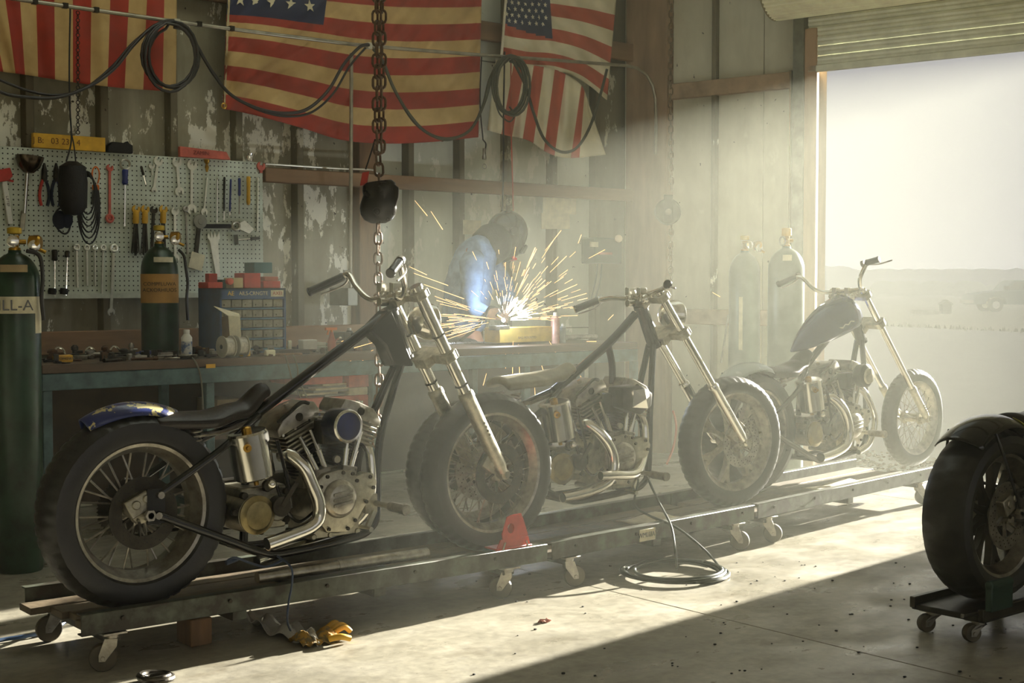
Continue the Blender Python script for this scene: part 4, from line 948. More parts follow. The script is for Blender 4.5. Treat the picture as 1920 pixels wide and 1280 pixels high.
MB().box((x1-.06,7.137,ctop-lab/2),(.085,.002,.038)).build('sticker',paper,hd)
text('AXEI',.03,M('red_print',(170,70,50),.5),hd,V((x1-.06,7.134,ctop-lab/2)),(1,0,0),(0,0,1),.0006)
nr,ncl=5,6; dh=(ctop-lab-z0-.02)/nr; dw=(x1-x0-.024)/ncl
for r in range(nr): MB().box(((x0+x1)/2,7.14+D/2,z0+.02+dh*r+.003),(x1-x0-.02,D-.004,.006)).build('rail',M('pale_blue_enamel',(92,128,150),.45),cab)
for r in range(nr):
    for c in range(ncl):
        m=MB().box((x0+.012+dw*(c+.5),7.14+.06,z0+.02+dh*(r+.55)),(dw-.006,.10,dh-.014)); dr_=m.build('drawer',clearpl,cab,bevel=.003)
        m=MB().box((x0+.012+dw*(c+.5),7.14+.004,z0+.02+dh*(r+.42)),(dw*.5,.012,.008)); m.build('pull',clearpl,dr_)
# boxes on the cabinet
zc=ctop
def cbox(name,label,xa,xb,h,mat,z=None,Y=7.18,dep=.12,cat='box',rz=0):
    a=onY(xa,530,Y).x; b=onY(xb,530,Y).x; z=zc if z is None else z
    return tag(MB().box(((a+b)/2,Y+dep/2,z+h/2),(b-a,dep,h),rz).build(name,mat,bevel=.003),label,cat)
redbox=M('red_carton',(186,62,44),.6)
cbox('carton','red carton at the left end of the cabinet top, flattest',384+6,418,.035,redbox)
cbox('carton','small red carton standing behind the flattest one on the cabinet',392,408,.085,redbox,Y=7.32,dep=.05)
cbox('jar','small dark green tin on the cabinet top among red cartons',416,432,.05,M('green_tin',(44,74,58),.5),Y=7.27,dep=.06,cat='tin')
o=tag(MB().lathe([(.019,0),(.019,.03),(.012,.034)],V((onY(428,540,7.17).x,7.17,zc+.02)),(0,-1,0),16).build('tape_roll',M('orange_red',(200,76,40),.5)),'little orange roll lying on the cabinet top','roll')
o.location.z=zc+.02
cbox('carton','cream carton with white edge on the cabinet top, mid left',438,456,.06,M('cream_card',(196,178,130),.7))
cbox('carton','tall red carton at the centre of the cabinet top',458,489,.088,redbox)
cbox('carton','long red carton at the right end of the cabinet top',494,526,.042,redbox)
cbox('carton','worn carton on the long red one at the right end',496,522,.025,M('worn_red_card',(160,84,64),.7),z=zc+.0425)
cbox('carton','teal blue carton on top of the pile above the cabinet',477,511,.062,M('teal_card',(54,98,100),.6),z=zc+.089,Y=7.2)
cbox('carton','brown carton behind the red cartons on the cabinet',430,468,.05,M('brown_card',(104,88,60),.7),z=zc+.0,Y=7.31,dep=.07)
# flat papers: folded card left of drawers
a=onY(436,640,7.0); 
fd=thing('folded_card','open folded cream cardboard flap standing before the cabinet','cardboard',(onY(440,640,7.02).x,7.02,ZB))
def quad(p,mat,name,par): 
    return MB().add([V(q) for q in p],[(0,1,2,3)]).build(name,mat,par,smooth=False,solid=.003)
q=lambda x,y,Y=7.02: onY(x,y,Y)
pz=lambda v,z:V((v.x,v.y,z))
quad([pz(q(433,640),ZB+.004),pz(q(453,640),ZB+.004),q(450,594),q(428,592)],paper,'panel',fd)
quad([q(428,592),q(450,594),q(448,588,7.10),q(401,574,6.98)],paper,'flap',fd)
quad([pz(q(418,640,7.06),ZB+.004),pz(q(433,640),ZB+.004),q(428,592),q(416,594,7.08)],M('card_inside',(120,98,66),.8),'panel',fd)
# white bottle with blue label
def bottle(px,pyb,r,h,label,mat,capm,nm='bottle',Y=None,lab=None,ht=None):
    p=zpx(px,pyb); 
    if Y: p=onY(px,pyb,Y); p.z=ZB
    t=thing(nm,label,'bottle',p)
    MB().lathe([(r*.9,0),(r,.006),(r,h*.72),(r*.55,h*.84),(r*.5,h*.86)],p,(0,0,1),24).build('body',mat,t)
    MB().lathe([(r*.56,h*.85),(r*.56,h*.98),(r*.5,h)],p,(0,0,1),20).build('cap',capm,t)
    if lab: MB().lathe([(r*1.01,h*.14),(r*1.01,h*.58)],p,(0,0,1),24,False).build('sticker',lab,t)
    return t
bottle(350,648,.030,.155,'white plastic bottle with blue label left of the cable reels',white,white,Y=6.95,lab=M('blue_label',(88,110,150),.6,0,.1,30,col2=(200,200,196),thr=(.45,.55)))
# cable reels
for i,(x,y,lb) in enumerate(((425,671,'grey wire reel on the bench, left of the pair'),(450,669,'grey wire reel on the bench, right of the pair'))):
    p=zpx(x,y); p.z=ZB; ax=V((1,.05,0)).normalized(); R=.060
    t=thing('wire_reel',lb,'reel',p); c=p+V((0,0,R))
    for s in(-.5,.5): MB().lathe([(R,-.0025),(R,.0025)],c+ax*(.050*s+(-.004 if s<0 else .004)),ax,28).build('flange',M('reel_grey',(176,172,152),.5),t)
    MB().cyl(c-ax*.026,c+ax*.026,R*.82,n=26).build('wire',M('wire_wrap',(196,192,176),.4,.3,.2,60),t)
    m=MB(); m.cyl(c-ax*.0325,c-ax*.035,.012,n=14); m.build('bore',blackmatte,t)
    m=MB(); m.cyl(c+ax*.0325,c+ax*.035,.012,n=14); m.build('bore',blackmatte,t)
def bb(name,label,cat,px,py,sz,mat,rz=0,z=0,group=None,bev=.004,Y=None):
    p=zpx(px,py) if Y is None else onY(px,py,Y); p.z=ZB+z+sz[2]/2
    return tag(MB().box(p,sz,rz).build(name,mat,bevel=bev),label,cat,group)
bb('yellow_block','yellow plastic block on the bench edge before the reels','block',459,668,(.055,.04,.032),yellow,.3)
bb('cream_block','cream plastic block on the bench edge right of the yellow one','block',506,667,(.055,.04,.034),creamp,-.2)
tp_=bb('tape_measure_box','yellow box with dark print at the left end of the bench','box',118,679,(.09,.05,.038),yellow)
text('TOMOW',.02,blackm,tp_,V((tp_.location.x,tp_.location.y-.026,ZB+.019)),(1,0,0),(0,0,1),.0006)
bb('rag','folded pale grey rag behind the cable reels','rag',392,646,(.12,.06,.022),M('pale_rag',(186,182,166),.9,0,.2,30,.3),.4,bev=.008)
bb('instruction_book','long dark box on the bench right of the reels','box',545,664,(.20,.10,.028),M('dark_box',(60,52,42),.7))
bb('wood_strip','flat wooden strip on the bench below the dark box','strip',533,667,(.22,.04,.012),wood)
bb('pale_case','flat pale grey case at right of the dark box','box',588,650,(.15,.09,.02),M('pale_case',(176,176,160),.6))
bb('pale_case','thicker pale case stacked on the flat pale grey one','box',590,651,(.12,.08,.022),M('pale_case2',(196,194,176),.6),z=.021)
bb('camera_box','white box with a black print behind the pale cases','box',577,650,(.10,.06,.07),white,Y=7.15)
bb('candle','short cream stick standing upright before the blue-lit wall','stick',543,640,(.022,.02,.065),creamp,Y=7.22)
# spray bottle orange
p=onY(622,640,7.05); p.z=ZB
sb=thing('spray_bottle','orange trigger spray bottle on the bench behind the frame tube','bottle',p)
MB().lathe([(.024,0),(.026,.01),(.026,.06),(.012,.10),(.010,.115)],p,(0,0,1),20).build('body',M('faded_orange',(176,84,58),.5),sb)
m=MB().hexa(p+V((-.005,0,.135)),(.038,0,0),(0,.009,0),(0,0,.008)); m.bar(p+V((-.02,0,.128)),p+V((-.03,0,.10)),.01,.006,(0,1,0)); m.cyl(p+V((0,0,.11)),p+V((0,0,.13)),.008,n=10); m.build('trigger',orange,sb)
# vise / grinder: dark machine at x 640-700
p=onY(668,640,7.05); p.z=ZB
gr=thing('bench_vise','dark cast bench vise with bright screw handle behind the frame tube','vise',p)
MB().prism([(-.09,0),(.09,0),(.07,.03),(.05,.10),(-.04,.11),(-.07,.04)],p+V((0,-.05,0)),(1,0,0),(0,0,1),(0,.10,0)).build('body',darksteel,gr,bevel=.01)
MB().box(p+V((-.10,0,.09)),(.05,.12,.05)).build('jaw',darksteel,gr,bevel=.005); m=MB().cyl(p+V((-.1,0,.06)),p+V((-.17,0,.06)),.012,n=12); m.cyl(p+V((-.16,-.07,.08)),p+V((-.16,.07,.04)),.006,n=8); m.sphere(p+V((-.16,-.07,.08)),.011); m.sphere(p+V((-.16,.07,.04)),.011); m.build('screw_handle',chrome,gr)
# welding: yellow box, sheet pile
yb,a_,b_,_,_=pbox('parts_box','yellow cardboard box on the bench right below the welding arc','box',937,613,1038,641,7.0,.16,M('yellow_carton',(206,178,84),.7))
text('BAG MOUNTED',.022,M('brown_print',(130,104,50),.6),yb,V(((a_.x+b_.x)/2,6.998,yb.location.z+.03)),(1,0,0),(0,0,1),.0005)
m=MB()
random.seed(12)
for k in range(120):
    x=random.uniform(838,940); y=random.uniform(634,644); p=zpx(x,y); r=random.uniform(.004,.010); m.sphere(p+V((0,0,r*.6)),r,6,4)
tag(m.build('slag',M('slag',(120,120,124),.3,.6)),'slag beads and grindings on the bench beneath the welder','slag',kind='stuff')
def can(px,Y,r,h,label,mat,capm,nm='spray_can'):
    p=onY(px,640,Y); p.z=ZB; t=thing(nm,label,'can',p)
    MB().lathe([(r,0),(r,h*.8),(r*.6,h*.88)],p,(0,0,1),20).build('body',mat,t); MB().lathe([(r*.5,h*.86),(r*.45,h)],p,(0,0,1),16).build('cap',capm,t); return t
can(1041,7.0,.030,.21,'tall can with faded red stripe right of the yellow box',M('faded_can',(196,150,136),.4,.2,.2,20),white)
can(1055,7.05,.022,.13,'short grey can beside the tall one with a red stripe',M('grey_can',(150,158,160),.4,.3),white)
can(655,7.25,.025,.13,'small dark canister behind the bench vise',darksteel,steel)
m=MB().cyl(zpx(1062,632)+V((0,0,.02)),zpx(1118,632)+V((0,0,.02)),.018,n=14); tag(m.build('metal_pipe',steel),'pale metal pipe lying on the bench right of the cans','pipe')
for i,(px,py,kind) in enumerate([(150,672,'clamp'),(175,668,'socket'),(200,668,'clamp'),(225,667,'bracket')]): pass
# loose parts at the left of the bench, one by one
random.seed(21)
kinds=['bolt','socket','ring','bracket','rod','plate']
mats_=[darksteel,steel,rust,blackrough,darksteel,steel]
for i in range(74):
    px=random.uniform(84,415) if i<56 else random.uniform(465,720)
    lo=672-(px-84)*.045; p=onY(px,650,random.uniform(6.83,7.30)); p.z=ZB; k=kinds[i%6]; mt=random.choice(mats_); a=random.uniform(0,PI); u=V((math.cos(a),math.sin(a),0)); n_=V((-u.y,u.x,0)); m=MB()
    if k=='bolt': m.cyl(p+V((0,0,.008))-u*.03,p+V((0,0,.008))+u*.03,.006,n=8); m.cyl(p+V((0,0,.010))+u*.03,p+V((0,0,.010))+u*.04,.0115,n=6)
    elif k=='socket': m.lathe([(.016,0),(.016,.03),(.012,.034)],p,(0,0,1),14)
    elif k=='ring': m.torus(p+V((0,0,.006)),(0,.1,1),.03,.006,20,6)
    elif k=='bracket': m.hexa(p+V((0,0,.003)),u*.04,n_*.018,(0,0,.003)); m.hexa(p+u*.037+V((0,0,.025)),u*.003,n_*.018,(0,0,.022))
    elif k=='rod': m.cyl(p+V((0,0,.009))-u*.07,p+V((0,0,.009))+u*.07,.007,n=10); m.cyl(p+V((0,0,.011))-u*.075,p+V((0,0,.011))-u*.05,.011,n=10)
    else: m.hexa(p+V((0,0,.012)),u*.035,n_*.022,(0,0,.011))
    reg=[r_ for q_,r_ in ((130,'at the left end of the bench'),(180,'around the leftmost hose clamps'),(262,'between the clamps and the green cylinder'),(340,'on the bench before the green cylinder'),(416,'on the bench by the white bottle'),(560,'on the bench before the parts cabinet'),(640,'on the bench near the pale cases'),(999,'on the bench near the vise')) if px<q_][0]
    adj={'dark_steel':'dark','worn_steel':'bright','rusty_iron':'rusty','black_rough_metal':'black'}[mt.name]
    lab=adj+{'bolt':' loose bolt ','socket':' upright socket ','ring':' metal ring ','bracket':' angle bracket ','rod':' short rod with collar ','plate':' thick little plate '}[k]+reg
    tag(m.build(k,mt,bevel=.001 if k in('bracket','plate') else 0),lab,k,'loose %ss on the bench'%k)
for i,(px,Y,h,r,lb) in enumerate([(98,7.2,.06,.03,'dark cast part at the far left of the bench'),(140,7.25,.075,.022,'small dark carburettor body behind the yellow box'),(168,7.22,.05,.028,'round dark housing left of the bench clutter middle'),(196,7.28,.065,.02,'finned dark casting in the middle of the left clutter'),(232,7.2,.05,.03,'squat dark housing before the green cylinder'),(246,7.3,.075,.018,'slim dark casting just left of the green cylinder'),(372,7.2,.05,.026,'dark housing beside the white bottle'),(480,7.05,.05,.022,'small dark casting right of the wire reels'),(520,7.2,.06,.025,'dark casting below the cabinet right end')]):
    p=onY(px,650,Y); p.z=ZB; m=MB().lathe([(r*.8,0),(r,h*.1),(r,h*.35),(r*.6,h*.4),(r*.6,h*.6),(r*.9,h*.65),(r*.9,h*.85),(r*.4,h)],p,(0,0,1),14); m.cyl(p+V((0,0,h*.5)),p+V((r*1.8,-r*.6,h*.5)),r*.35,n=10)
    tag(m.build('cast_part',[rust,darksteel,steel][i%3]),lb,'machine part')
for i,(px,py,R) in enumerate([(112,664,.032),(170,664,.03),(216,661,.03)]):
    p=zpx(px,py+6); m=MB().torus(p+V((0,0,R*.9)),(.2,-1,.3),R,.006,24,6); m.box(p+V((.03,0,.012)),(.05,.02,.02)); tag(m.build('hose_clamp',chrome),['bright hose clamp beside the yellow box','bright hose clamp in the middle of the left clutter','bright hose clamp rightmost in the left clutter'][i],'clamp')
p=zpx(262,661); tag(MB().lathe([(.004,0),(.006,.06),(.012,.065),(.012,.14),(.008,.145)],p+V((-.06,0,.014)),(1,.12,0),12).build('screwdriver',bluetool),'dark blue screwdriver lying near the bench edge by cylinder','screwdriver')
p=zpx(385,661)
o=tag(MB().lathe([(.006,0),(.014,.02),(.017,.05),(.010,.08),(.016,.09)],p+V((-.05,0,.018)),(1,-.15,0),14).build('brass_fitting',brass),'brass fitting lying on the bench left of the reels','fitting')
# cords over bench edge
m=MB().tube(spline([zpx(350,660)+V((0,0,.006)),onY(362,672,YB-.012),onY(372,690,YB-.015),onY(378,720,YB-.012),onY(381,770,YB-.01)],6),.005,6)
tag(m.build('grey_cord',M('grey_cord',(110,106,92),.5)),'grey cord hanging off the bench edge by the teal leg','cord')
for i,(xa,xb) in enumerate(((535,548),(551,560))):
    m=MB().tube(spline([zpx(xa-6,660)+V((0,0,.006)),onY(xa,668,YB-.012),onY(xa+7,690,YB-.015),onY(xb,712,YB-.015),onY(xb+16,745,YB-.02)],6),.0045,6); tag(m.build('thin_cord',M('olive_cord',(84,78,56),.5)),['thin olive cord over the bench edge, left of two','thin olive cord over the bench edge, right of two'][i],'cord')
MB().box(onY(395,686,YB-.004),(.055,.004,.022)).build('warning_sticker',yellow,bench)

# ------------------------------------------------------------------ pegboard and tools
YP=8.085
def peg_mat():
    m=bpy.data.materials.new('pegboard'); m.use_nodes=True; nt=m.node_tree;N=nt.nodes;L=nt.links;b=N['Principled BSDF']; b.inputs['Roughness'].default_value=.6
    tc=N.new('ShaderNodeTexCoord'); sc_=N.new('ShaderNodeVectorMath'); sc_.operation='SCALE'; sc_.inputs['Scale'].default_value=1/.0295; L.new(tc.outputs['Object'],sc_.inputs[0])
    fr=N.new('ShaderNodeVectorMath'); fr.operation='FRACTION'; L.new(sc_.outputs[0],fr.inputs[0]); sb_=N.new('ShaderNodeVectorMath'); sb_.operation='SUBTRACT'; sb_.inputs[1].default_value=(.5,.5,.5); L.new(fr.outputs[0],sb_.inputs[0])
    mu=N.new('ShaderNodeVectorMath'); mu.operation='MULTIPLY'; mu.inputs[1].default_value=(1,0,1); L.new(sb_.outputs[0],mu.inputs[0]); ln=N.new('ShaderNodeVectorMath'); ln.operation='LENGTH'; L.new(mu.outputs[0],ln.inputs[0])
    lt=N.new('ShaderNodeMath'); lt.operation='LESS_THAN'; lt.inputs[1].default_value=.155; L.new(ln.outputs['Value'],lt.inputs[0])
    nz=N.new('ShaderNodeTexNoise'); nz.inputs['Scale'].default_value=3; nz.inputs['Detail'].default_value=6; L.new(tc.outputs['Object'],nz.inputs['Vector'])
    rp=N.new('ShaderNodeValToRGB'); rp.color_ramp.elements[0].position=.38; rp.color_ramp.elements[1].position=.62; rp.color_ramp.elements[0].color=(*lin((172,176,156)),1); rp.color_ramp.elements[1].color=(*lin((204,212,196)),1); L.new(nz.outputs[0],rp.inputs[0])
    mx=N.new('ShaderNodeMix'); mx.data_type='RGBA'; L.new(lt.outputs[0],mx.inputs[0]); L.new(rp.outputs[0],mx.inputs[6]); mx.inputs[7].default_value=(*lin((22,20,14)),1); L.new(mx.outputs[2],b.inputs['Base Color']); return m
pl=onY(-60,420,YP).x; pr_=onY(493,420,YP).x; ptop=onY(245,289,YP).z; pbot=onY(200,558,YP).z
pb=tag(MB().box(((pl+pr_)/2,YP+.005,(ptop+pbot)/2),(pr_-pl,.010,ptop-pbot)).build('pegboard',peg_mat()),'grey-green perforated pegboard hung with tools on the wall','pegboard')
MB().box(((pl+pr_)/2,YP-.004,pbot+.012),(pr_-pl,.02,.03)).build('lower_edge',M('pegboard_edge',(186,190,174),.6),pb)
YT=YP-.006
def axes(p0,p1):
    a=onY(*p0,YT); b=onY(*p1,YT); u=(b-a); L=u.length; u.normalize(); v=V((-u.z,0,u.x)); return a,b,u,v,L
def open_head(m,c,dr,v,r,th=.012,slot=.42,rot=.26):
    d=dr*math.cos(rot)+v*math.sin(rot); e=V((-d.z,0,d.x)); out=[]
    for i in range(17):
        a=math.radians(32+(296/16)*i); out.append((r*math.cos(a),r*math.sin(a)))
    out+= [(r*.72,-r*slot),(r*.0,-r*slot),(-r*.12,-r*slot*.5),(-r*.12,r*slot*.5),(r*.0,r*slot),(r*.72,r*slot)]
    m.prism(out,c+V((0,-th,0)),d,e,V((0,th,0)))
def ring_head(m,c,v,r,th=.012): m.torus(c+V((0,-th/2,0)),(0,1,0),r*.72,r*.34,20,8)
def shaft(m,a,b,w,th=.009): 
    m.hexa((a+b)/2+V((0,-th/2,0)),(b-a)/2,V((-(b-a).normalized().z,0,(b-a).normalized().x))*w/2,(0,th/2,0))
def wrench(p0,p1,r0,r1,kind,mat,label,w=.014,group='wrenches on the pegboard',slot=True):
    a,b,u,v,L=axes(p0,p1); m=MB()
    shaft(m,a+u*r0*.8,b-u*r1*.8,w)
    (open_head(m,a+u*r0,-u,v,r0) if kind[0]=='o' else ring_head(m,a+u*r0,v,r0)) if kind[0]!='n' else None
    (open_head(m,b-u*r1,u,v,r1) if kind[1]=='o' else ring_head(m,b-u*r1,v,r1)) if kind[1]!='n' else None
    return tag(m.build('wrench',mat,bevel=0),label,'wrench',group)
paletool=M('pale_forged_steel',(228,226,210),.38,.75,.12,20)
ws=[((283,305),(285,330),.020,.008,'on',paletool,'small pale open wrench near the top of the pegboard'),
((297,293),(287,361),.030,.018,'oo',paletool,'pale double open wrench left of the widest gap on the board'),
((330,294),(336,368),.032,.030,'oo',paletool,'pale wrench with hooked lower jaw below the red box knife'),
((359,299),(358,402),.034,.033,'oo',paletool,'largest pale double open-end wrench at the centre of the pegboard'),
((388,330),(381,404),.012,.023,'no',paletool,'slim pale wrench below a brass clip'),
((327,388),(328,492),.026,.026,'oo',paletool,'open-end wrench beside the cylinder regulator'),
((347,386),(351,478),.020,.006,'rn',steel,'thin ring wrench hanging with its ring up beside an open wrench'),
((288,386),(284,470),.024,.008,'on',darksteel,'grey wrench between the yellow-headed brushes'),
((483,330),(482,436),.010,.012,'nn',paletool,'long slim steel bar wrench at the right edge of the pegboard'),
((143,457),(145,540),.021,.005,'rn',paletool,'ring spanner leftmost in the lower row of five'),
((162,458),(163,537),.019,.005,'rn',paletool,'ring spanner second in the lower row of five'),
((177,458),(178,537),.018,.005,'rn',paletool,'ring spanner in the middle of the lower row of five'),
((193,458),(190,553),.020,.010,'rn',paletool,'ring spanner fourth in the lower row of five'),
((213,457),(207,592),.027,.024,'ro',paletool,'longest ring spanner rightmost in the lower row, reaching below the board')]
for q_ in ws: wrench(*q_[:6],q_[6],w=.010 if q_[2]<.022 else .017)
wrench((205,308),(205,418),.022,.028,'or',brick_red,'red-painted wrench with ringed lower end on the pegboard',w=.015)
wrench((488,303),(489,326),.030,.008,'on',brick_red,'red forked hook at the top right corner of the pegboard',w=.02)
def wr_axe():
    a,b,u,v,L=axes((4,322),(18,420)); t=thing('hatchet','white-handled hatchet with red head at the left frame edge','hatchet',a)
    MB().prism([(-.05,-.01),(.04,-.02),(.05,.03),(.02,.055),(-.05,.06)],a+V((0,-.03,0)),v,u,V((0,.024,0))).build('head',redpaint,t,bevel=.004)
    m=MB(); shaft(m,a+u*.05,b,.030,.02); h=m.build('handle',white,t,bevel=.003); text('LIFTEF',.022,darksteel,h,(a+b)/2+u*.02+V((0,-.0215,0)),u,v,.0005)
    m=MB(); m.bar(a+v*.05+u*.06+V((0,-.02,0)),a+v*-.08+u*.02+V((0,-.02,0)),.012,.01,(0,1,0)); m.build('claw',redpaint,t)
wr_axe()
a,b,u,v,L=axes((48,318),(40,432)); t=thing('slide_hammer','long chrome bar with a dark bowl-shaped head on the pegboard','tool',a)
m=MB().lathe([(.010,-.012),(.03,-.02),(.062,.012),(.078,.055),(.082,.075),(.07,.078)],a+V((0,-.05,.0)),-u*.9+V((0,0,0)),24); m.build('bowl_head',M('dark_chrome',(96,84,70),.2,.9,.3,8),t)
m=MB().cyl(a+V((0,-.03,0)),a.lerp(b,.72)+V((0,-.03,0)),.011,n=12); m.build('bar',chrome,t); m=MB(); shaft(m,a.lerp(b,.68)+V((0,-.01,0)),b,.03,.012); m.build('flat_end',alloy,t,bevel=.003)
def driver(p0,p1,frac,hm,label,r=.014,nm='screwdriver',mat=None,ring=None):
    a,b,u,v,L=axes(p0,p1); o=V((0,-.02,0)); t=thing(nm,label,nm.replace('_',' '),a)
    MB().lathe([(r*.7,0),(r,.008),(r*.85,L*frac*.6),(r,L*frac*.9),(r*.6,L*frac)],a+o,u,14).build('handle',hm,t)
    m=MB().cyl(a+o+u*L*frac*.95,a+o+u*L,.0045,n=8); m.hexa(a+o+u*(L-.006),u*.008,v*.006,(0,.002,0)); m.build('blade',mat or chrome,t)
    if ring: MB().torus(a+o-u*ring,(0,1,0),ring,.007,18,6).build('ring',alloy,t)
    return t
driver((232,318),(231,424),.27,bluetool,'blue-handled screwdriver with a big steel ring on top',.019,ring=.03)
driver((262,312),(271,346),.5,darksteel,'short dark screwdriver hanging at a slant',.009)
driver((446,334),(446,401),.5,bluetool,'blue-handled screwdriver left of the yellow one',.010,mat=steel)
driver((463,331),(463,386),.97,yellow,'screwdriver with a long yellow handle at the right of the board',.014)
driver((430,336),(428,404),.9,bluetool,'slim dark blue handled pick on the right of the board',.007)
driver((418,332),(417,412),.8,blackm,'slim black handled pick next to the thin bright rod',.008)
driver((405,334),(404,418),.04,steel,'thin bright rod hanging on the right of the pegboard',.006,nm='steel_rod')
driver((100,468),(100,552),.25,darksteel,'dark socket driver leftmost below the goggles',.018,nm='socket_driver')
driver((124,470),(121,553),.15,darksteel,'dark socket driver right of the leftmost one',.016,nm='socket_driver')
for px,lb in ((98,'dark round socket end of the leftmost hanging driver'),(120,'dark round socket end of the second hanging driver')):
    c=onY(px,546,YT-.02); tag(MB().lathe([(.022,-.018),(.026,0),(.022,.018)],c,(.1,0,1),16).build('socket',blackrough),lb,'socket')
def plier(x,lb,m1,m2):
    a,b,u,v,L=axes((x,306),(x,386)); o=V((0,-.018,0)); t=thing('pliers',lb,'pliers',a)
    for s in(-1,1): MB().tube(spline([a+o+u*.09+v*.004*s,a+o+u*.14+v*.022*s,a+o+u*.20+v*.028*s,a+o+u*L+v*.018*s],5),.009,10).build('handle',m2 if s>0 else m1,t)
    MB().lathe([(.006,0),(.016,.04),(.018,.09),(.012,.11)],a+o,u,14).build('jaws',darksteel,t,bevel=0)
plier(81,'pliers with red and blue handles beside the bowl-headed bar',redpaint,navy)
plier(103,'pliers with dark blue handles left of the hanging black bundle',navy,bluetool)
# snips with orange loop
a,b,u,v,L=axes((177,313),(177,384)); t=thing('loop_snips','snips with a tall orange loop grip on the pegboard','snips',a)
MB().tube(spline([a+V((0,-.02,0))+u*.10+v*.012,a+V((0,-.02,0))+u*.06+v*.022,a+V((0,-.02,0))+u*.02+v*.019,a+V((0,-.02,0)),a+V((0,-.02,0))+u*.02-v*.019,a+V((0,-.02,0))+u*.06-v*.022,a+V((0,-.02,0))+u*.10-v*.012],5),.005,8).build('loop_grip',orange,t)
MB().hexa(a+u*.125+V((0,-.02,0)),u*.02,v*.022,(0,.01,0)).build('collar',orange,t,bevel=.008)
for s in(-1,1): MB().bar(a+u*.14+v*.012*s+V((0,-.02,0)),a+u*L+v*.024*s+V((0,-.02,0)),.012,.012,(0,1,0)).build('jaw',darksteel,t)
# brushes
for i,(x,lb) in enumerate(((252,'yellow-headed bundle brush leftmost of three'),(269,'yellow-headed bundle brush in the middle of three'),(303,'yellow-headed bundle brush beside the cylinder regulator'))):
    a,b,u,v,L=axes((x,386),(x-2,478)); o=V((0,-.025,0)); t=thing('wire_brush',lb,'brush',a)
    MB().lathe([(.012,.03),(.018,.04),(.020,.10),(.016,.11)],a+o,u,14).build('grip',yellow,t)
    m=MB(); open_head(m,a+u*.022+V((0,-.018,0)),-u,v,.027); m.build('hook_head',yellow,t)
    m=MB()
    for k in range(26): w0=random.uniform(-.012,.012); m.bar(a+o+u*.105+v*w0,a+o+u*(L+random.uniform(-.03,.01))+v*(w0*2.2)+V((0,random.uniform(-.01,.01),0)),.003,.003,(0,1,0))
    m.build('bristles',darksteel,t)['kind']='stuff'
# round grey cutter, pipe tool, claws, hammer
a,b,u,v,L=axes((374,405),(366,480)); t=thing('pizza_grinder','round grey cutting disc on a dark handle hanging on the board','disc cutter',a); t.name='disc_cutter'; OFF['disc_cutter']=V(a)
MB().lathe([(.045,0),(.047,.004),(.045,.012),(.02,.016),(.018,.02)],a+u*.035+V((0,-.01,0)),(0,-1,0),26).build('disc',M('grey_disc',(132,130,116),.5,.3),t); m=MB(); shaft(m,a+u*.06,b,.028,.014); m.build('handle',darksteel,t,bevel=.003)
a,b,u,v,L=axes((378,424),(470,424)); t=thing('filter_wrench','strap tool with a steel ring and fan-shaped end lying sideways','tool',a)
m=MB(); shaft(m,a,a+u*.2,.026,.02); m.build('handle',blackrough,t,bevel=.003); MB().torus(a+u*.235+V((0,-.02,0)),(0,1,0),.026,.008,22,8).build('ring',alloy,t)
MB().prism([(0.26,-.02),(.33,-.05),(.37,-.02),(.30,.04),(.26,.02)],a+V((0,-.02,0)),u,v,V((0,.012,0))).build('fan_end',paletool,t,bevel=.002)
a,b,u,v,L=axes((398,436),(405,505)); t=MB(); t.prism([(-.03,0),(-.045,-.02),(-.035,-.055),(-.02,-.02),(-.012,-.06),(0,-.02),(.012,-.06),(.022,-.02),(.045,-.055),(.045,-.01),(.03,.02),(.02,L),(-.01,L)],a+V((0,-.012,0))+u*.05,v,u,V((0,.012,0))); tag(t.build('puller_claw',paletool,bevel=.002),'pale four-pronged claw bracket right of the grey disc','claw')
a,b,u,v,L=axes((440,450),(487,446)); t=thing('ball_hammer','small hammer lying sideways with chrome shaft and dark grip','hammer',a)
MB().cyl(a+v*.035+V((0,-.02,0)),a-v*.03+V((0,-.02,0)),.014,n=12).build('head',darksteel,t); MB().cyl(a+V((0,-.02,0)),a+u*L*.6+V((0,-.02,0)),.006,n=10).build('shaft',chrome,t); MB().lathe([(.008,0),(.011,.01),(.009,.07)],a+u*L*.55+V((0,-.02,0)),u,12).build('grip',blackrough,t)
a=onY(385,305,YT); t=MB(); t.lathe([(.02,0),(.016,.02),(.008,.03),(.014,.05),(.006,.08)],a+V((0,-.02,.02)),(0,0,-1),12); tag(t.build('brass_clip',brass),'brass clip fixed above the slim pale wrench','clip')
# black bundle hanging from the pipe cord, goggles, paper tags
a=onY(142,303,7.9)
t=thing('trouble_lamp_bundle','black bag and coiled cable hanging on a cord from the pipe','bag',a)
MB().lathe([(.03,0),(.075,-.03),(.085,-.12),(.08,-.26),(.05,-.31),(.01,-.315)],a+V((-.02,0,0)),(0,0,1),20).build('bag',M('black_bag',(20,17,15),.6,0,.2,20,.4),t)
m=MB()
for k in range(6): 
    r=.10+.012*k; c=a+V((.06+.004*k,-.02+.006*k,-.18)); m.tube([c+V((.045*math.cos(2*PI*i/24)*(1+.1*k),.0,r*1.25*math.sin(2*PI*i/24)-.02*k)) for i in range(24)],.005,6,closed=True)
m.build('cable_loops',rubber2,t)
m=MB(); m.tube(spline([onY(132,9,7.82),onY(130,120,7.88),onY(131,200,7.9),onY(134,250,7.9),onY(132,275,7.9),onY(124,303,7.9)],5),.005,6); m.tube(spline([onY(134,250,7.9),onY(139,275,7.9),onY(142,303,7.9)],5),.004,6); m.build('hanging_cord',rubber2,t)
m=MB()
lk=[onY(146,24+i*7,7.9) for i in range(33)]
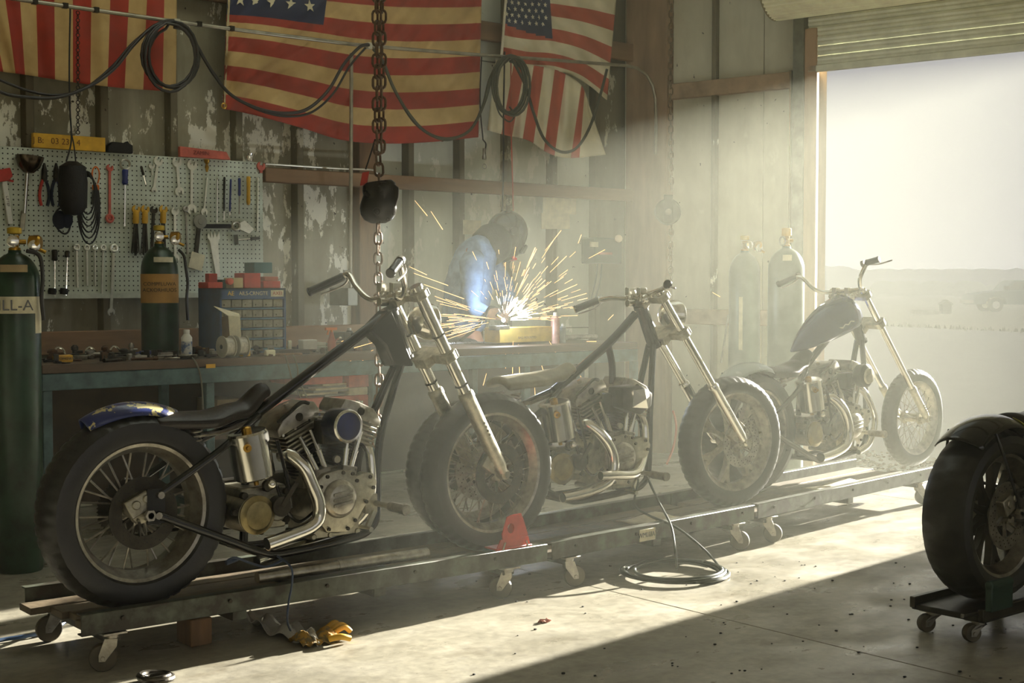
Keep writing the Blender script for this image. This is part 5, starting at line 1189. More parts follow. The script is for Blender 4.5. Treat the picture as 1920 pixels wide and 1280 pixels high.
for i,p in enumerate(lk): m.torus(p,(1,0,0) if i%2 else (0,1,0),.011,.0028,8,5)
o=m.build('pull_chain',darksteel,None); tag(o,'thin dark chain dangling from the pipe over the striped flag','chain')
t=thing('goggles','dark goggles hanging by a strap under the black bag','goggles',onY(118,410,8.0))
MB().sphere(onY(112,412,8.0),(.045,.02,.055),14,10).build('lens',navy,t); MB().sphere(onY(126,412,8.0),(.035,.02,.05),14,10).build('lens',navy,t); MB().tube(spline([onY(104,400,8.0),onY(118,388,7.98),onY(133,398,8.0),onY(130,430,8.0),onY(120,438,8.0),onY(106,425,8.0)],5,True),.006,6,closed=True).build('strap',rubber2,t)
def card(px0,px1,Y,label,rot=0,lines=True):
    a=onY(*px0,Y); b=onY(*px1,Y); w_=b.x-a.x; h=a.z-b.z; c=(a+b)/2
    ux=V((math.cos(rot),0,math.sin(rot))); uz=V((-math.sin(rot),0,math.cos(rot)))
    return tag(MB().hexa(c,ux*w_/2,(0,.001,0),uz*h/2).build('paper_tag',paper),label,'tag')
card((356,474),(382,505),8.06,'cream paper tag hanging by the green cylinder hose',-.25)
# things on top of the pegboard
a=onY(60,272,8.06); b=onY(195,284,8.06); h=.085
lv=thing('spirit_level','yellow spirit level lying on top of the pegboard','level',((a.x+b.x)/2,8.06,ptop))
MB().box(((a.x+b.x)/2,8.055,ptop+h/2),(b.x-a.x,.035,h)).build('body',yellow,lv,bevel=.002)
text('J B:   03 23   4',.05,M('faded_print',(110,70,20),.6),lv,V(((a.x+b.x)/2-.08,8.036,ptop+h/2)),(1,0,0),(0,0,1),.0005)
a=onY(200,285,8.06); b=onY(247,288,8.06); m=MB().prism([(0,0),(b.x-a.x,0),(b.x-a.x,.05),(.14,.06),(.13,.075),(.11,.062),(.03,.065),(0,.04)],V((a.x,8.04,ptop)),(1,0,0),(0,0,1),(0,.04,0)); tag(m.build('black_case',blackrough,bevel=.004),'low black case on the pegboard right of the yellow level','case')
a=onY(335,295,8.06); b=onY(430,300,8.06); m=MB().prism([(0,.0),(b.x-a.x,0),(b.x-a.x-.03,.05),(.0,.065)],V((a.x,8.04,ptop)),(1,0,0),(0,0,1),(0,.03,0)); kn=tag(m.build('red_case',brick_red,bevel=.003),'flat red case lying on top of the pegboard','case')
text('ZAMIN:',.035,M('dark_red_print',(120,44,34),.6),kn,V(((a.x+b.x)/2-.03,8.037,ptop+.03)),(1,0,0),(0,0,1),.0005)
a=onY(466,302,8.06); MB(); tag(MB().lathe([(.022,0),(.026,.01),(.026,.035),(.02,.04),(.024,.05)],V((a.x,8.05,ptop)),(0,0,1),16).build('small_can',chrome),'small shiny can on the right end of the pegboard top','can')
# wall bits behind the welder and to the right
card((1018,368),(1080,402),8.115,'upper yellowed paper pinned to the wall right of the welder'); card((1015,398),(1068,430),8.110,'lower yellowed paper pinned under another on the wall',.03); card((868,412),(902,440),8.115,'white sheet on the wall behind the welder')
# ================================================================== FLAGS
fred=M('faded_flag_red',(170,58,40),.85,0,.15,5,col2=(138,52,38),thr=(.3,.7)); fcream=M('aged_flag_cream',(206,176,118),.85,0,.15,4,col2=(172,142,88),thr=(.3,.7)); fblue=M('faded_flag_blue',(40,46,74),.85,0,.15,5); fstar=M('flag_star',(206,196,160),.85)
fred2=M('flag_red_light',(186,92,68),.85,0,.12,5); fcream2=M('flag_cream_light',(222,212,176),.85,0,.1,5); fblue2=M('flag_blue_pale',(64,72,94),.85,0,.12,5)
def lerp(a,b,t): return a+(b-a)*t
def polyl(pts,t):
    t=max(0,min(.99999,t))*(len(pts)-1); i=int(t); k=t-i; return (lerp(pts[i][0],pts[i+1][0],k),lerp(pts[i][1],pts[i+1][1],k))
def cloth(name,label,top,bot,nu,nv,Y,matf,mats,wr,cat='flag'):
    tp_=spline([V((*p,0)) for p in top],6); bt_=spline([V((*p,0)) for p in bot],6)
    tl=[(p.x,p.y) for p in tp_]; bl=[(p.x,p.y) for p in bt_]
    def fn(u,v):
        a=polyl(tl,u); b=polyl(bl,u); x=lerp(a[0],b[0],v); y=lerp(a[1],b[1],v); return onY(x,y,Y+wr(u,v)*1.15)
    m=MB().grid(fn,nu,nv,matf=matf); o=m.build(name,mats,None,ang=180,solid=.003); tag(o,label,cat); return o,fn
def star(m,c,r,tilt=0,ux=V((1,0,0)),uz=V((0,0,1))):
    pts=[]
    for i in range(10):
        a=PI/2+i*PI/5+tilt; q=r if i%2==0 else r*.4; pts.append((q*math.cos(a),q*math.sin(a)))
    m.prism(pts,c+V((0,-.006,0)),ux,uz,V((0,.004,0)))
# left flag hung with stripes vertical
def wr1(u,v): return .012*math.sin(u*31+v*2)+.02*math.sin(u*9+v*5)+.008*math.sin(u*60-v*7)
sxp=[-134,-100,-67,-33,0,34,66,102,133,169,200,236,266,301,333]
nS=len(sxp)-1
o,f1=cloth('flag','leftmost flag hung so its red and cream stripes run vertically',[(-134,-160),(100,-160),(333,-160)],[(-134,118),(0,134),(60,142),(150,156),(240,166),(330,172)],nS*6,40,8.0,lambda i,j:((i//6)%2),[fred,fcream],wr1)
# big centre flag
def wr2(u,v): return .028*math.sin((u*1.5+v*.8)*14)*(.5+.5*math.sin(u*5+1))+.022*math.sin((u+v*.45)*46)*(.6+.4*math.sin(9*v+4*u))+.012*math.sin((u*1.3-v)*21)+.006*math.sin((u+v*.8)*110)+.03*math.sin(PI*u)*v*.4
o,f2=cloth('flag','big centre flag with faded red and tan stripes sagging across the wall',[(432,-150),(560,-150),(700,-150),(800,-145),(906,-140)],[(418,204),(470,214),(560,238),(640,262),(720,269),(810,266),(897,257)],96,13*6,7.97,lambda i,j:(2 if (i<36 and j<39) else (j//6)%2),[fred,fcream,fblue],wr2)
# canton stars of centre flag (5 rows in a sparse pattern)
m=MB()
for r in range(6):
    for k in range(5 if r%2 else 6):
        u=(.04+(.062*(k+(.5 if r%2 else 0)))); v=(.04+r*.076); 
        if u<.37 and v<.47: star(m,f2(u,v)+V((0,-.006,0)),.042,.1*(k%3))
sp_=m.build('stars',fstar,o,origin=tuple(OFF[o.name]),smooth=False)
m=MB().grid(lambda u,v:(lambda p:p+V((0,-.008,0)))(f2(-.008+u*.024,v)),2,78); m.build('header_band',M('header_canvas',(196,180,136),.9),o)
m=MB(); m.torus(f2(.0,.985)+V((0,-.014,0)),(0,1,0),.016,.005,16,6); m.build('grommet',brass,o)
# right flag, upper cloth
def wr3(u,v): return .018*math.sin(u*16+v*9)+.012*math.sin((u-v)*27)+.008*math.sin(u*40)
def mf3(i,j): return 2 if (i<26 and j<27) else (1 if ((j//5)%2==0) else 0)
o3,f3=cloth('flag','right flag, upper cloth with a blue starred corner and pale stripes',[(945,-60),(1000,-58),(1060,-55),(1160,-52)],[(944,118),(990,128),(1040,132),(1090,150),(1138,188)],54,48,7.97,lambda i,j: 2 if (i<27 and j<30+(i-12)*.2) else ((j+2)//6+1)%2,[fred2,fcream2,fblue2],wr3)
m=MB()
for r in range(8):
    for k in range(6 if r%2 else 7):
        u=.035+.067*(k+(.5 if r%2 else 0)); v=.10+r*.064
        if u<.48 and v<.58: star(m,f3(u,v)+V((0,-.006,0)),.019,.2*(k%3))
m.build('stars',M('star_pale',(222,216,190),.85),o3,smooth=False)
m=MB().cyl(onY(951,-40,7.90),onY(940,112,7.90),.010,n=10); m.build('flag_pole',M('pole_white',(216,208,180),.5),o3)
# right flag, lower fallen cloth
def mf4(i,j): return [0,1,1,0,1,1,0,1,0,1,1][0]
st4=[1,1,1,0,0,1,1,0,0,1,1,0,0,1,1,1,0,1,1,1]
def wr4(u,v): return .022*math.sin(u*22+v*3)+.015*math.sin(u*45-v*4)+.03*v*math.sin(u*6)
o4,f4=cloth('flag','right flag, lower fallen cloth with stripes hanging down',[(930,112),(975,120),(1010,124),(1050,134),(1090,160),(1105,200)],[(914,244),(950,254),(990,263),(1030,288),(1070,296),(1136,290)],60,30,7.93,lambda i,j:st4[i//3],[fred2,fcream2],wr4)
# ------------------------------------------------------------------ conduit and hoses
YC=7.80
cp=[(-40,-12),(65,3),(220,25),(325,40),(500,63),(660,83),(760,92),(900,103),(1032,112),(1120,119),(1175,123)]
bend=[(1195,128),(1212,140),(1224,160),(1229,185),(1230,230),(1229,288)]
m=MB().tube([onY(*p,YC) for p in cp]+[onY(*p,YC) for p in bend],.0125,10); 
pipe_=tag(m.build('conduit',M('galvanised_pipe',(176,170,150),.35,.8,.2,10)),'long galvanised conduit sloping across the flags and bending down','pipe')
for x,y,w_ in ((331,43,.038),(692,86,.035),(958,107,.03)): MB().box(onY(x,y,YC-.01),(w_,.03,w_*1.25)).build('clip',M('white_clip',(206,200,176),.6),pipe_,bevel=.003)
m=MB()
for x in (65,122,180,373,434): m.box(onY(x,3+(x-65)*.137,YC),(.03,.03,.03))
m.build('coupling',darksteel,pipe_)
tag(MB().tube([onY(659,100,YC+.1),onY(658,330,YC+.1),onY(657,548,YC+.1)],.013,10).build('conduit',MATS['galvanised_pipe']),'vertical conduit running down the wall beside the timber post','pipe')
b_=onY(657,556,YC+.1); b_.y=(7.87+8.1)/2; tag(MB().box(b_,(.08,.23,.12)).build('switch_box',M('grey_box',(130,128,110),.5,.3),bevel=.004),'grey switch box at the foot of the vertical conduit','box')
tag(MB().tube(spline([onY(497,307,8.066),onY(560,311,8.066),onY(640,316,8.066),onY(695,318,8.066),onY(703,322,8.066),onY(712,328,8.066)],5),.007,8).build('conduit',MATS['galvanised_pipe']),'thin horizontal conduit on top of the girt near the hoist','pipe')
hr=M('old_black_hose',(38,34,28),.45,0,.2,8)
def hose(pts,r,label,Y=7.76,k=8,mat=None,nm='hose'):
    return tag(MB().tube(spline([onY(p[0],p[1],Y+(p[2] if len(p)>2 else 0)) for p in pts],k),r,8).build(nm,mat or hr),label,'hose')
hose([(-60,140),(0,172),(50,182),(110,182),(170,160),(215,128),(250,85),(290,48),(330,42)],.010,'black hose swag at upper left, lower of two')
hose([(-60,122),(0,150),(60,172),(110,178),(160,165),(210,125),(250,80),(300,42),(332,38)],.008,'black hose swag at upper left, upper of two',7.79)
def coilh(cx,cy,rx,ry,n,label,r=.009,mat=None):
    pts=[]
    random.seed(int(cx))
    for t in range(n):
        ox,oy,sx=random.uniform(-5,5),random.uniform(-4,6),random.uniform(.88,1.05)
        for i in range(20):
            a=2*PI*i/20-PI/2; k=i/20; pts.append(onY(cx+ox+rx*sx*math.cos(a),cy+oy+ry*(1+.03*t)*math.sin(a),7.77-.012*t-.006*math.sin(a)))
    return tag(MB().tube(pts,r,7).build('coiled_hose',mat or hr),label,'hose')
coilh(322,104,50,57,5,'coil of black hose hung on the conduit at left')
h2=M('greenish_hose',(70,70,52),.5,0,.2,8)
coilh(958,160,30,50,5,'coil of hose hung on the conduit above the welder',.010,h2)
hose([(335,44),(365,80),(395,130),(430,175),(480,202),(530,212),(575,205),(615,170),(645,120),(675,88),(692,84)],.011,'hose swag over the centre flag, left of the hoist chain')
hose([(340,44),(370,85),(400,140),(440,182),(490,208),(540,218),(585,210),(625,175),(655,125),(685,90)],.008,'thinner hose running just below the left centre swag',7.79)
hose([(700,92),(718,115),(738,165),(768,215),(800,248),(840,260),(880,245),(905,200),(918,150),(935,115)],.011,'hose swag over the centre flag, right of the hoist chain',mat=h2)
hose([(705,92),(722,130),(745,180),(775,228),(810,255),(845,262),(885,240),(910,190),(925,140),(950,108)],.007,'thinner hose close beside the right centre swag',7.79,mat=h2)
hose([(960,110),(985,160),(1000,210),(1020,260),(1050,284),(1080,278),(1105,240),(1125,180),(1138,130)],.011,'hose swag over the fallen right flag',mat=h2)
hose([(930,195),(938,215),(955,228),(965,215),(955,200)],.006,'small loop of cord below the hose coil',7.76,mat=h2)
hose([(946,100),(946,108),(944,225),(944,300),(942,400)],.006,'dark cord dropping straight from the hose coil',7.8)
hose([(958,100),(958,109),(958,215),(959,270),(961,340),(962,396)],.005,'thin red cord dropping beside the dark one',7.8,mat=M('red_cord',(176,84,62),.5))
hose([(903,104),(900,190),(905,255),(906,262),(911,270),(909,285)],.005,'short wire with a plug above its hook',7.85)
a=onY(908,300,7.85); t=MB().lathe([(.012,0),(.012,-.05),(.016,-.055),(.016,-.08)],onY(908,278,7.85),(0,0,1),10); t.torus(onY(908,312,7.85),(0,1,0),.018,.003,14,5); tag(t.build('hook_plug',steel),'small grey plug with a wire loop hanging at the flag corner','plug')
# ------------------------------------------------------------------ hoist chains
def link_mesh(sx,sz,r):
    pts=[]
    for i in range(14):
        a=2*PI*i/14; x=sx*math.cos(a); z=sz*math.sin(a); k=1.0; pts.append(V((max(-sx,min(sx,x*1.25)),0,z)))
    return MB().tube(pts,r,6,closed=True).build('link',rust,None,origin=(0,0,0))
def chain(name,label,pts,sx,sz,r,mat,parent=None):
    t=thing(name,label,'chain',pts[-1]); proto=link_mesh(sx,sz,r); proto.data.materials[0]=mat
    seg=[V(p) for p in pts]; step=(sz-r)*2*.98; n=0
    d=[(seg[i+1]-seg[i]).length for i in range(len(seg)-1)]; tot=sum(d); s=step/2; first=True
    while s<tot-step*.3:
        q=s
        for i,L in enumerate(d):
            if q<=L: break
            q-=L
        p=seg[i].lerp(seg[i+1],q/d[i]); dr_=(seg[i+1]-seg[i]).normalized()
        o=proto if first else proto.copy()
        if not first: sc.collection.objects.link(o)
        first=False; o.parent=t; rot=dr_.to_track_quat('Z','X').to_euler().to_matrix()@Matrix.Rotation(HEAD-PI/2+(PI/2 if n%2 else 0)+.25*math.sin(n*1.7),3,'Z')
        o.matrix_parent_inverse=Matrix(); o.location=p-OFF[t.name]; o.rotation_euler=rot.to_euler(); n+=1; s+=step
    return t
YH=5.55
chm=M('rusty_chain',(104,80,58),.5,.7,.3,30,.2)
chain('hoist_chain','thick rusty chain holding the rounded hoist block, left strand',[onY(706,-40,YH),onY(707,255,YH),onY(712,345,YH)],.020,.033,.0065,chm)
chain('hoist_chain','thick rusty chain hanging beside the other, right strand above the block',[onY(716,-40,YH+.02),onY(715,250,YH+.02),onY(713,300,YH+.02)],.020,.033,.0065,chm)
chain('hoist_chain','rusty chain hanging below the hoist block behind the handlebar',[onY(709,418,YH),onY(709,560,YH),onY(711,700,YH),onY(706,830,YH),onY(703,955,YH)],.018,.031,.006,chm)
hb=onY(709,380,YH); ppm=2600/((hb-C0).dot(FW)); s_=1/ppm
blk=thing('hoist_block','heavy dark rounded hoist block hanging on the rusty chain','hoist',hb)
def BP(x,y,n=0): return hb+RT*((x-709)*s_)+V((0,0,(380-y)*s_))-FW*n
m=MB(); prof=[(24,340),(31,346),(32,358),(30,366),(33,380),(35,390),(33,402),(26,412),(14,418)]
vs=[];fs=[]; n_=24
for (r,y) in prof:
    for i in range(n_):
        a=2*PI*i/n_; vs.append(BP(709+r*math.cos(a)+(2 if y<370 else 0),y+ (-3*math.cos(a) if y<350 else 0),r*.55*s_*math.sin(a)))
for k in range(len(prof)-1):
    for i in range(n_): j=(i+1)%n_; fs.append((k*n_+i,k*n_+j,(k+1)*n_+j,(k+1)*n_+i))
fs+=[tuple(range(n_)),tuple(range((len(prof)-1)*n_,len(prof)*n_))]
m.add(vs,fs); bo=m.build('housing',M('greasy_black_iron',(38,32,24),.28,.5,.3,10,.15),blk)
MB().prism([(31,-34),(39,-28),(38,-10),(33,8),(30,8)],BP(709,380,.01)+FW*.02,RT*s_,V((0,0,s_))*-1,-FW*.03).build('hook_lip',MATS['greasy_black_iron'],blk,bevel=.003)
m=MB().torus(BP(709,398,.07),-FW,.016,.004,20,6); m.cyl(BP(709,398,.065),BP(709,398,.08),.008,n=10); m.build('hub_cap',darksteel,blk)
m=MB().hexa(BP(684,335,.0),RT*.017+V((0,0,.003)),FW*.004,V((0,0,.032))+RT*.006); tg=m.build('hang_tag',redpaint,blk,bevel=.002)
MB().tube(spline([BP(704,262),BP(692,300),BP(686,318)],4),.004,6).build('tag_wire',blackm,blk)
YK=6.4
pch=M('dark_chain_far',(120,104,80),.5,.6,.2,30)
chain('hoist_chain','slim chain in the haze above the far pulley',[onY(1259,-40,YK),onY(1257,180,YK),onY(1259,355,YK)],.014,.026,.0045,pch)
chain('hoist_chain','slim chain in the haze below the far pulley, reaching the handlebar',[onY(1259,418,YK),onY(1257,470,YK),onY(1258,530,YK)],.014,.026,.0045,pch)
c=onY(1252,397,YK); pu=thing('chain_pulley','round chain pulley wheel hanging in the haze at right','pulley',c)
m=MB().lathe([(.05,-.03),(.08,-.028),(.088,-.012),(.078,0),(.088,.012),(.08,.028),(.05,.03)],c,(-FW),28); m.build('sheave',darksteel,pu)
MB().cyl(c-FW*.04,c+FW*.04,.02,n=14).build('axle',steel,pu)
m=MB().hexa(c-FW*.036+V((0,0,.02)),RT*.03,FW*.003,(0,0,.09)); m.build('cheek',darksteel,pu,bevel=.002)

# ------------------------------------------------------------------ gas cylinders
def cylinder(p,r,zs,zn,ztop,label,body,bands,kind,chain_=False):
    p=V((p[0],p[1],0)); t=thing('gas_cylinder',label,'gas cylinder',p,'gas cylinders')
    prof=[(r*.93,0),(r,.02),(r,zs-.02)]+[(r*math.cos(a*PI/2/8*.93)*1.0,zs-.02+(zn-zs+.02)*math.sin(a*PI/2/8*.93)/math.sin(PI/2*.93)) for a in range(1,9)]
    prof=[q for q in prof if q[0]>.03]+[(.03,zn),(.03,zn+.01)]
    MB().lathe(prof,p,(0,0,1),40).build('body',body,t,ang=50)
    for (z0,z1,a0,a1,mat) in bands:
        m=MB(); n=18
        m.add([p+V(((r+.0015)*math.cos(a0+(a1-a0)*i/n),(r+.0015)*math.sin(a0+(a1-a0)*i/n),z)) for i in range(n+1) for z in (z0,z1)],[(2*i,2*i+2,2*i+3,2*i+1) for i in range(n)]); m.build('paper_label',mat,t)
    v=MB().lathe([(.028,0),(.028,.02),(.02,.024),(.018,.06),(.022,.065),(.022,.08)],p+V((0,0,zn)),(0,0,1),16); v.cyl(p+V((0,0,zn+.05)),p+V((.05,-.01,zn+.05)),.012,n=12)
    v.build('valve',brass,t)
    if kind=='reg':
        q=p+V((.0,0,zn)); MB().lathe([(.02,.085),(.034,.09),(.034,.115),(.02,.12)],q,(0,0,1),14).build('valve_handle',M('yellow_brass_paint',(190,160,50),.4,.4),t)
        m=MB().lathe([(.02,0),(.036,.008),(.038,.05),(.03,.06)],q+V((.055,-.03,.045)),(.8,-.6,0),20); rg=m.build('regulator',brass,t)
        for (dx,dz) in ((.10,.03),(-.045,.05)):
            cc=q+V((dx*.7,-.06,dz)); MB().lathe([(.026,0),(.028,.004),(.028,.022),(.024,.024)],cc,(-.3,-1,0),20).build('gauge',chrome,rg)
        m=MB().cyl(q+V((.08,-.06,.02)),q+V((.12,-.08,.0)),.009,n=10); m.build('outlet',brass,rg)
    elif kind=='cap':
        MB().lathe([(.03,.08),(.034,.085),(.034,.13),(.028,.135)],p+V((0,0,zn)),(0,0,1),18).build('valve_cap',yellow,t)
        MB().torus(p+V((-.055,-.01,zn+.045)),(0,1,0),.03,.006,18,6).build('handle_ring',steel,t)
    return t
def az(p): d=V((p[0],p[1],0)); return math.atan2(-d.y,-d.x)       # direction from the thing toward where one stands
p=onY(31,700,6.6); A1=az(p)
g1=cylinder((p.x,p.y),.115,1.40,1.525,1.7,'big green cylinder at the left frame edge with lettered white label',green_cyl,[(1.235,1.315,A1-1.7,A1+.95,paper),(1.14,1.315,A1+.85,A1+1.45,paper),(1.43,1.465,A1-.6,A1+.5,M('shoulder_sticker',(168,146,108),.7))] ,'reg')
tv=V((-math.cos(A1),-math.sin(A1),0)); rr_=V((math.sin(A1),-math.cos(A1),0))*-1
text('ILL-A',.072,blackm,g1,V((p.x,p.y,0))-tv*-.0+V((math.cos(A1)*.1165,math.sin(A1)*.1165,1.272)),V((-math.sin(A1),math.cos(A1),0)),(0,0,1),.001)
p2=onY(300,600,7.62); A2=az(p2)
g2=cylinder((p2.x,p2.y),.108,1.47,1.60,1.75,'green cylinder with orange label standing behind the workbench',green_cyl,[(1.262,1.432,A2-1.5,A2+1.5,M('orange_label',(186,140,70),.6,0,.1,14)),(1.50,1.53,A2-.3,A2+.8,paper)],'reg')
for k,(s,z) in enumerate((('COMPFLUWA',1.372),('ACKORHIUOS',1.337))):
    text(s,.030,M('dark_print',(40,34,24),.6),g2,V((p2.x,p2.y,0))+V((math.cos(A2)*.1105,math.sin(A2)*.1105,z)),V((-math.sin(A2),math.cos(A2),0)),(0,0,1),.001)
hose([(335,468),(345,480),(348,500),(352,530),(350,560),(352,600)],.009,'black hose dropping from the orange-labelled cylinder',7.55)
hose([(50,470),(74,480),(80,520),(78,560),(82,600)],.010,'black hose curving down from the left green cylinder',6.5)
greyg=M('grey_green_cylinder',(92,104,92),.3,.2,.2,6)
pa_=(7.55,6.62); pb_=(7.46,6.05)
def atx(x,Z): d=ray(x,530); q=V((d.x,d.y,0)); return q*(Z/q.dot(FW))
qa=atx(1396,10.0); qb=atx(1474,9.55)
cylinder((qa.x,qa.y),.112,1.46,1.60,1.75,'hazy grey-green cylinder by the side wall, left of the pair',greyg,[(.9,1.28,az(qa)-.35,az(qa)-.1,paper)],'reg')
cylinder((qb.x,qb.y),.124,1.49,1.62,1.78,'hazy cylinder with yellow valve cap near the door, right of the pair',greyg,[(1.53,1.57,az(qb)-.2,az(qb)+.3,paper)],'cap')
tag(MB().tube([onY(1366,590,7.2),onY(1352,680,7.15)],.008,8).build('steel_rod',steel),'thin bright rod leaning in the haze left of the cylinders','rod')
# machine on the side wall
q=onP(1128,470,W(0,0),DW)
wm_=thing('wire_feed_unit','dark box-shaped control unit on the back wall right of the welder','control unit',onY(1128,495,8.0))
MB().box(onY(1128,470,7.95),(.30,.16,.20)).build('case',M('dark_green_case',(60,72,62),.5,.2),wm_,bevel=.008)
MB().box(onY(1114,458,7.86),(.08,.01,.04)).build('display',paper,wm_); MB().box(onY(1135,475,7.86),(.14,.01,.02)).build('stripe',M('pale_red',(176,120,100),.6),wm_)
MB().cyl(onY(1160,447,7.88),onY(1160,447,7.79),.03,n=20).build('dial',M('cream_dial',(226,204,170),.5),wm_)
for k,x in enumerate((1120,1128)): hose([(x,495),(x-4,530),(x-16,575)],.006,['cable under the control unit, left of two','cable under the control unit, right of two'][k],7.9)
m=MB().torus(onY(966,498,8.05),(0,1,0),.045,.008,26,8); m.cyl(onY(966,498,8.06),onY(966,498,8.04),.042,n=24); tag(m.build('round_vent',M('cream_ring',(200,186,148),.6)),'round cream-rimmed vent on the wall behind the welder','vent')
hose([(1262,770),(1268,800),(1262,840),(1250,870)],.008,'faded red hose hanging in the haze behind the middle fork',6.6,mat=M('faded_red_hose',(190,110,86),.5))
# ================================================================== WELDER (one continuous body, clothes as children)
YP0=7.62
def J(x,y,dy=0): return onY(x,y,YP0+dy)
def skin(name,mat,parent,chains,sub=2,origin=None):
    vs=[];es=[];rs=[];key={}
    for ch in chains:
        prev=None
        for (k,p,r) in ch:
            if k not in key: key[k]=len(vs); vs.append(V(p)); rs.append(r)
            if prev is not None: es.append((prev,key[k]))
            prev=key[k]
    off=OFF[parent.name]; me=bpy.data.meshes.new(name); me.from_pydata([tuple(v-off) for v in vs],es,[]); me.materials.append(mat)
    o=bpy.data.objects.new(name,me); sc.collection.objects.link(o); o.parent=parent; OFF[o.name]=off
    o.modifiers.new('skin','SKIN'); 
    for i,r in enumerate(rs): me.skin_vertices[0].data[i].radius=(r,r) if not isinstance(r,tuple) else r
    me.skin_vertices[0].data[0].use_root=True
    o.modifiers['skin'].use_smooth_shade=True
    s=o.modifiers.new('sub','SUBSURF'); s.levels=sub; s.render_levels=sub
    return o
hip=J(872,655,.0); hip.z=.98
hipc=hip.copy()
waist=J(870,600,0); chest=J(880,520,0); upch=J(895,470,0); neck=J(918,450,0); head=J(945,440,0)
shN=J(884,492,-.16); shF=J(915,492,.19)
elN=J(884,578,-.26); wrN=J(918,588,-.30); haN=J(936,590,-.30)
elF=J(952,545,.10); wrF=J(950,575,-.05); haF=J(948,588,-.12)
per=thing('person','person in blue denim shirt and dark welding helmet bent over the bench welding','person',(hip.x,hip.y,0))
kN=V((hip.x+.06,hip.y-.10,.50)); kF=V((hip.x+.06,hip.y+.11,.50)); aN=V((hip.x,hip.y-.11,.08)); aF=V((hip.x,hip.y+.12,.08))
skinm=M('skin',(176,124,96),.5,0,.08,20)
body=skin('body',skinm,per,[[('hip',hip,.11),('waist',waist,.09),('chest',chest,.09),('up',upch,.075),('neck',neck,.055),('head0',neck.lerp(head,.6),.085),('head',head+V((.02,0,-.02)),.09)],
 [('up',upch,.075),('shN',shN,.045),('elN',elN,.032),('wrN',wrN,.028),('pN',haN,.036)],[('up',upch,.075),('shF',shF,.045),('elF',elF,.032),('wrF',wrF,.028),('pF',haF,.036)],
 [('hip',hip,.13),('hN',hip+V((0,-.10,-.06)),.095),('kN',kN,.07),('aN',aN,.05),('fN',aN+V((.16,-.02,-.04)),.038)],[('hip',hip,.13),('hF',hip+V((0,.10,-.06)),.095),('kF',kF,.07),('aF',aF,.05),('fF',aF+V((.16,.02,-.04)),.038)]])
denim=M('denim_shirt',(120,146,182),.85,0,.25,10,.4,bscale=30)
tx=bpy.data.textures.new('folds','CLOUDS'); tx.noise_scale=.09
def folded(o,st=.035): dm=o.modifiers.new('folds','DISPLACE'); dm.texture=tx; dm.strength=st; dm.mid_level=.5
folded(skin('shirt',denim,per,[[('hem',hip+V((0,0,.02)),.165),('waist',waist,.165),('chest',chest,.19),('up',upch,.155),('col',upch.lerp(neck,.8),.10)]]))
folded(skin('sleeve',denim,per,[[('a',upch.lerp(shN,.45),.09),('shN',shN,.098),('m',shN.lerp(elN,.5),.082),('elN',elN,.072),('m2',elN.lerp(wrN,.5),.06),('wrN',wrN,.050)]]),.03)
folded(skin('sleeve',denim,per,[[('a',upch.lerp(shF,.45),.09),('shF',shF,.098),('mF',shF.lerp(elF,.5),.082),('elF',elF,.072),('m2F',elF.lerp(wrF,.5),.06),('wrF',wrF,.050)]]),.03)
tr_=skin('trousers',M('dark_trousers',(48,50,52),.85,0,.2,20),per,[[('b',hip+V((0,0,.06)),.15),('hip',hip,.15),('hN',hip+V((0,-.10,-.08)),.11),('kN',kN,.085),('aN',aN+V((0,0,.02)),.07)],[('hip',hip,.15),('hF',hip+V((0,.10,-.08)),.11),('kF',kF,.085),('aF',aF+V((0,0,.02)),.07)]])
for a_ in (aN,aF):
    MB().sphere(a_+V((.06,0,-.035)),(.14,.05,.045),16,10).build('boot',blackrough,per)
# gloves with five fingers
glm=M('leather_glove',(122,92,66),.8,0,.2,30)
for h,w_,s in ((haN,wrN,-1),(haF,wrF,1)):
    d=(h-w_).normalized(); up_=V((0,0,1)); sd2=d.cross(up_).normalized(); ch=[[('c',w_-d*.05,.052),('w',w_,.044),('p',h,.042)]]
    for k in range(4):
        b0=h+d*.03+up_*(.026-.017*k); L=(.062,.07,.066,.05)[k]; ch.append([('p',h,.042),('k%d'%k,b0,.012),('m%d'%k,b0+d*L*.5-up_*.006,.0105),('t%d'%k,b0+d*L*.75-up_*.028,.0095)])
    ch.append([('p',h,.042),('th1',h+up_*.035+d*.0-sd2*s*.02,.013),('th2',h+up_*.038+d*.04-sd2*s*.02,.011)])
    skin('glove',glm,per,ch,1)
# face under the helmet
fc=head
F_=V((.80,-.22,-.55)).normalized(); Up_=(V((.55,-.1,.80))-F_*V((.55,-.1,.80)).dot(F_)).normalized(); Sd=F_.cross(Up_)
m=MB()
for s in(-1,1): m.sphere(fc+F_*.085+Up_*.0+Sd*.032*s,.012,10,8)
m.build('eyes',white,body); MB().prism([(0,-.012),(.028,-.014),(0,.03)],fc+F_*.085-Up_*.01-Sd*.008,F_,Up_,Sd*.016).build('nose',skinm,body,bevel=.004)
MB().hexa(fc+F_*.088-Up_*.05,Sd*.024,F_*.004,Up_*.004).build('mouth',M('lips',(150,84,74),.5),body,bevel=.002)
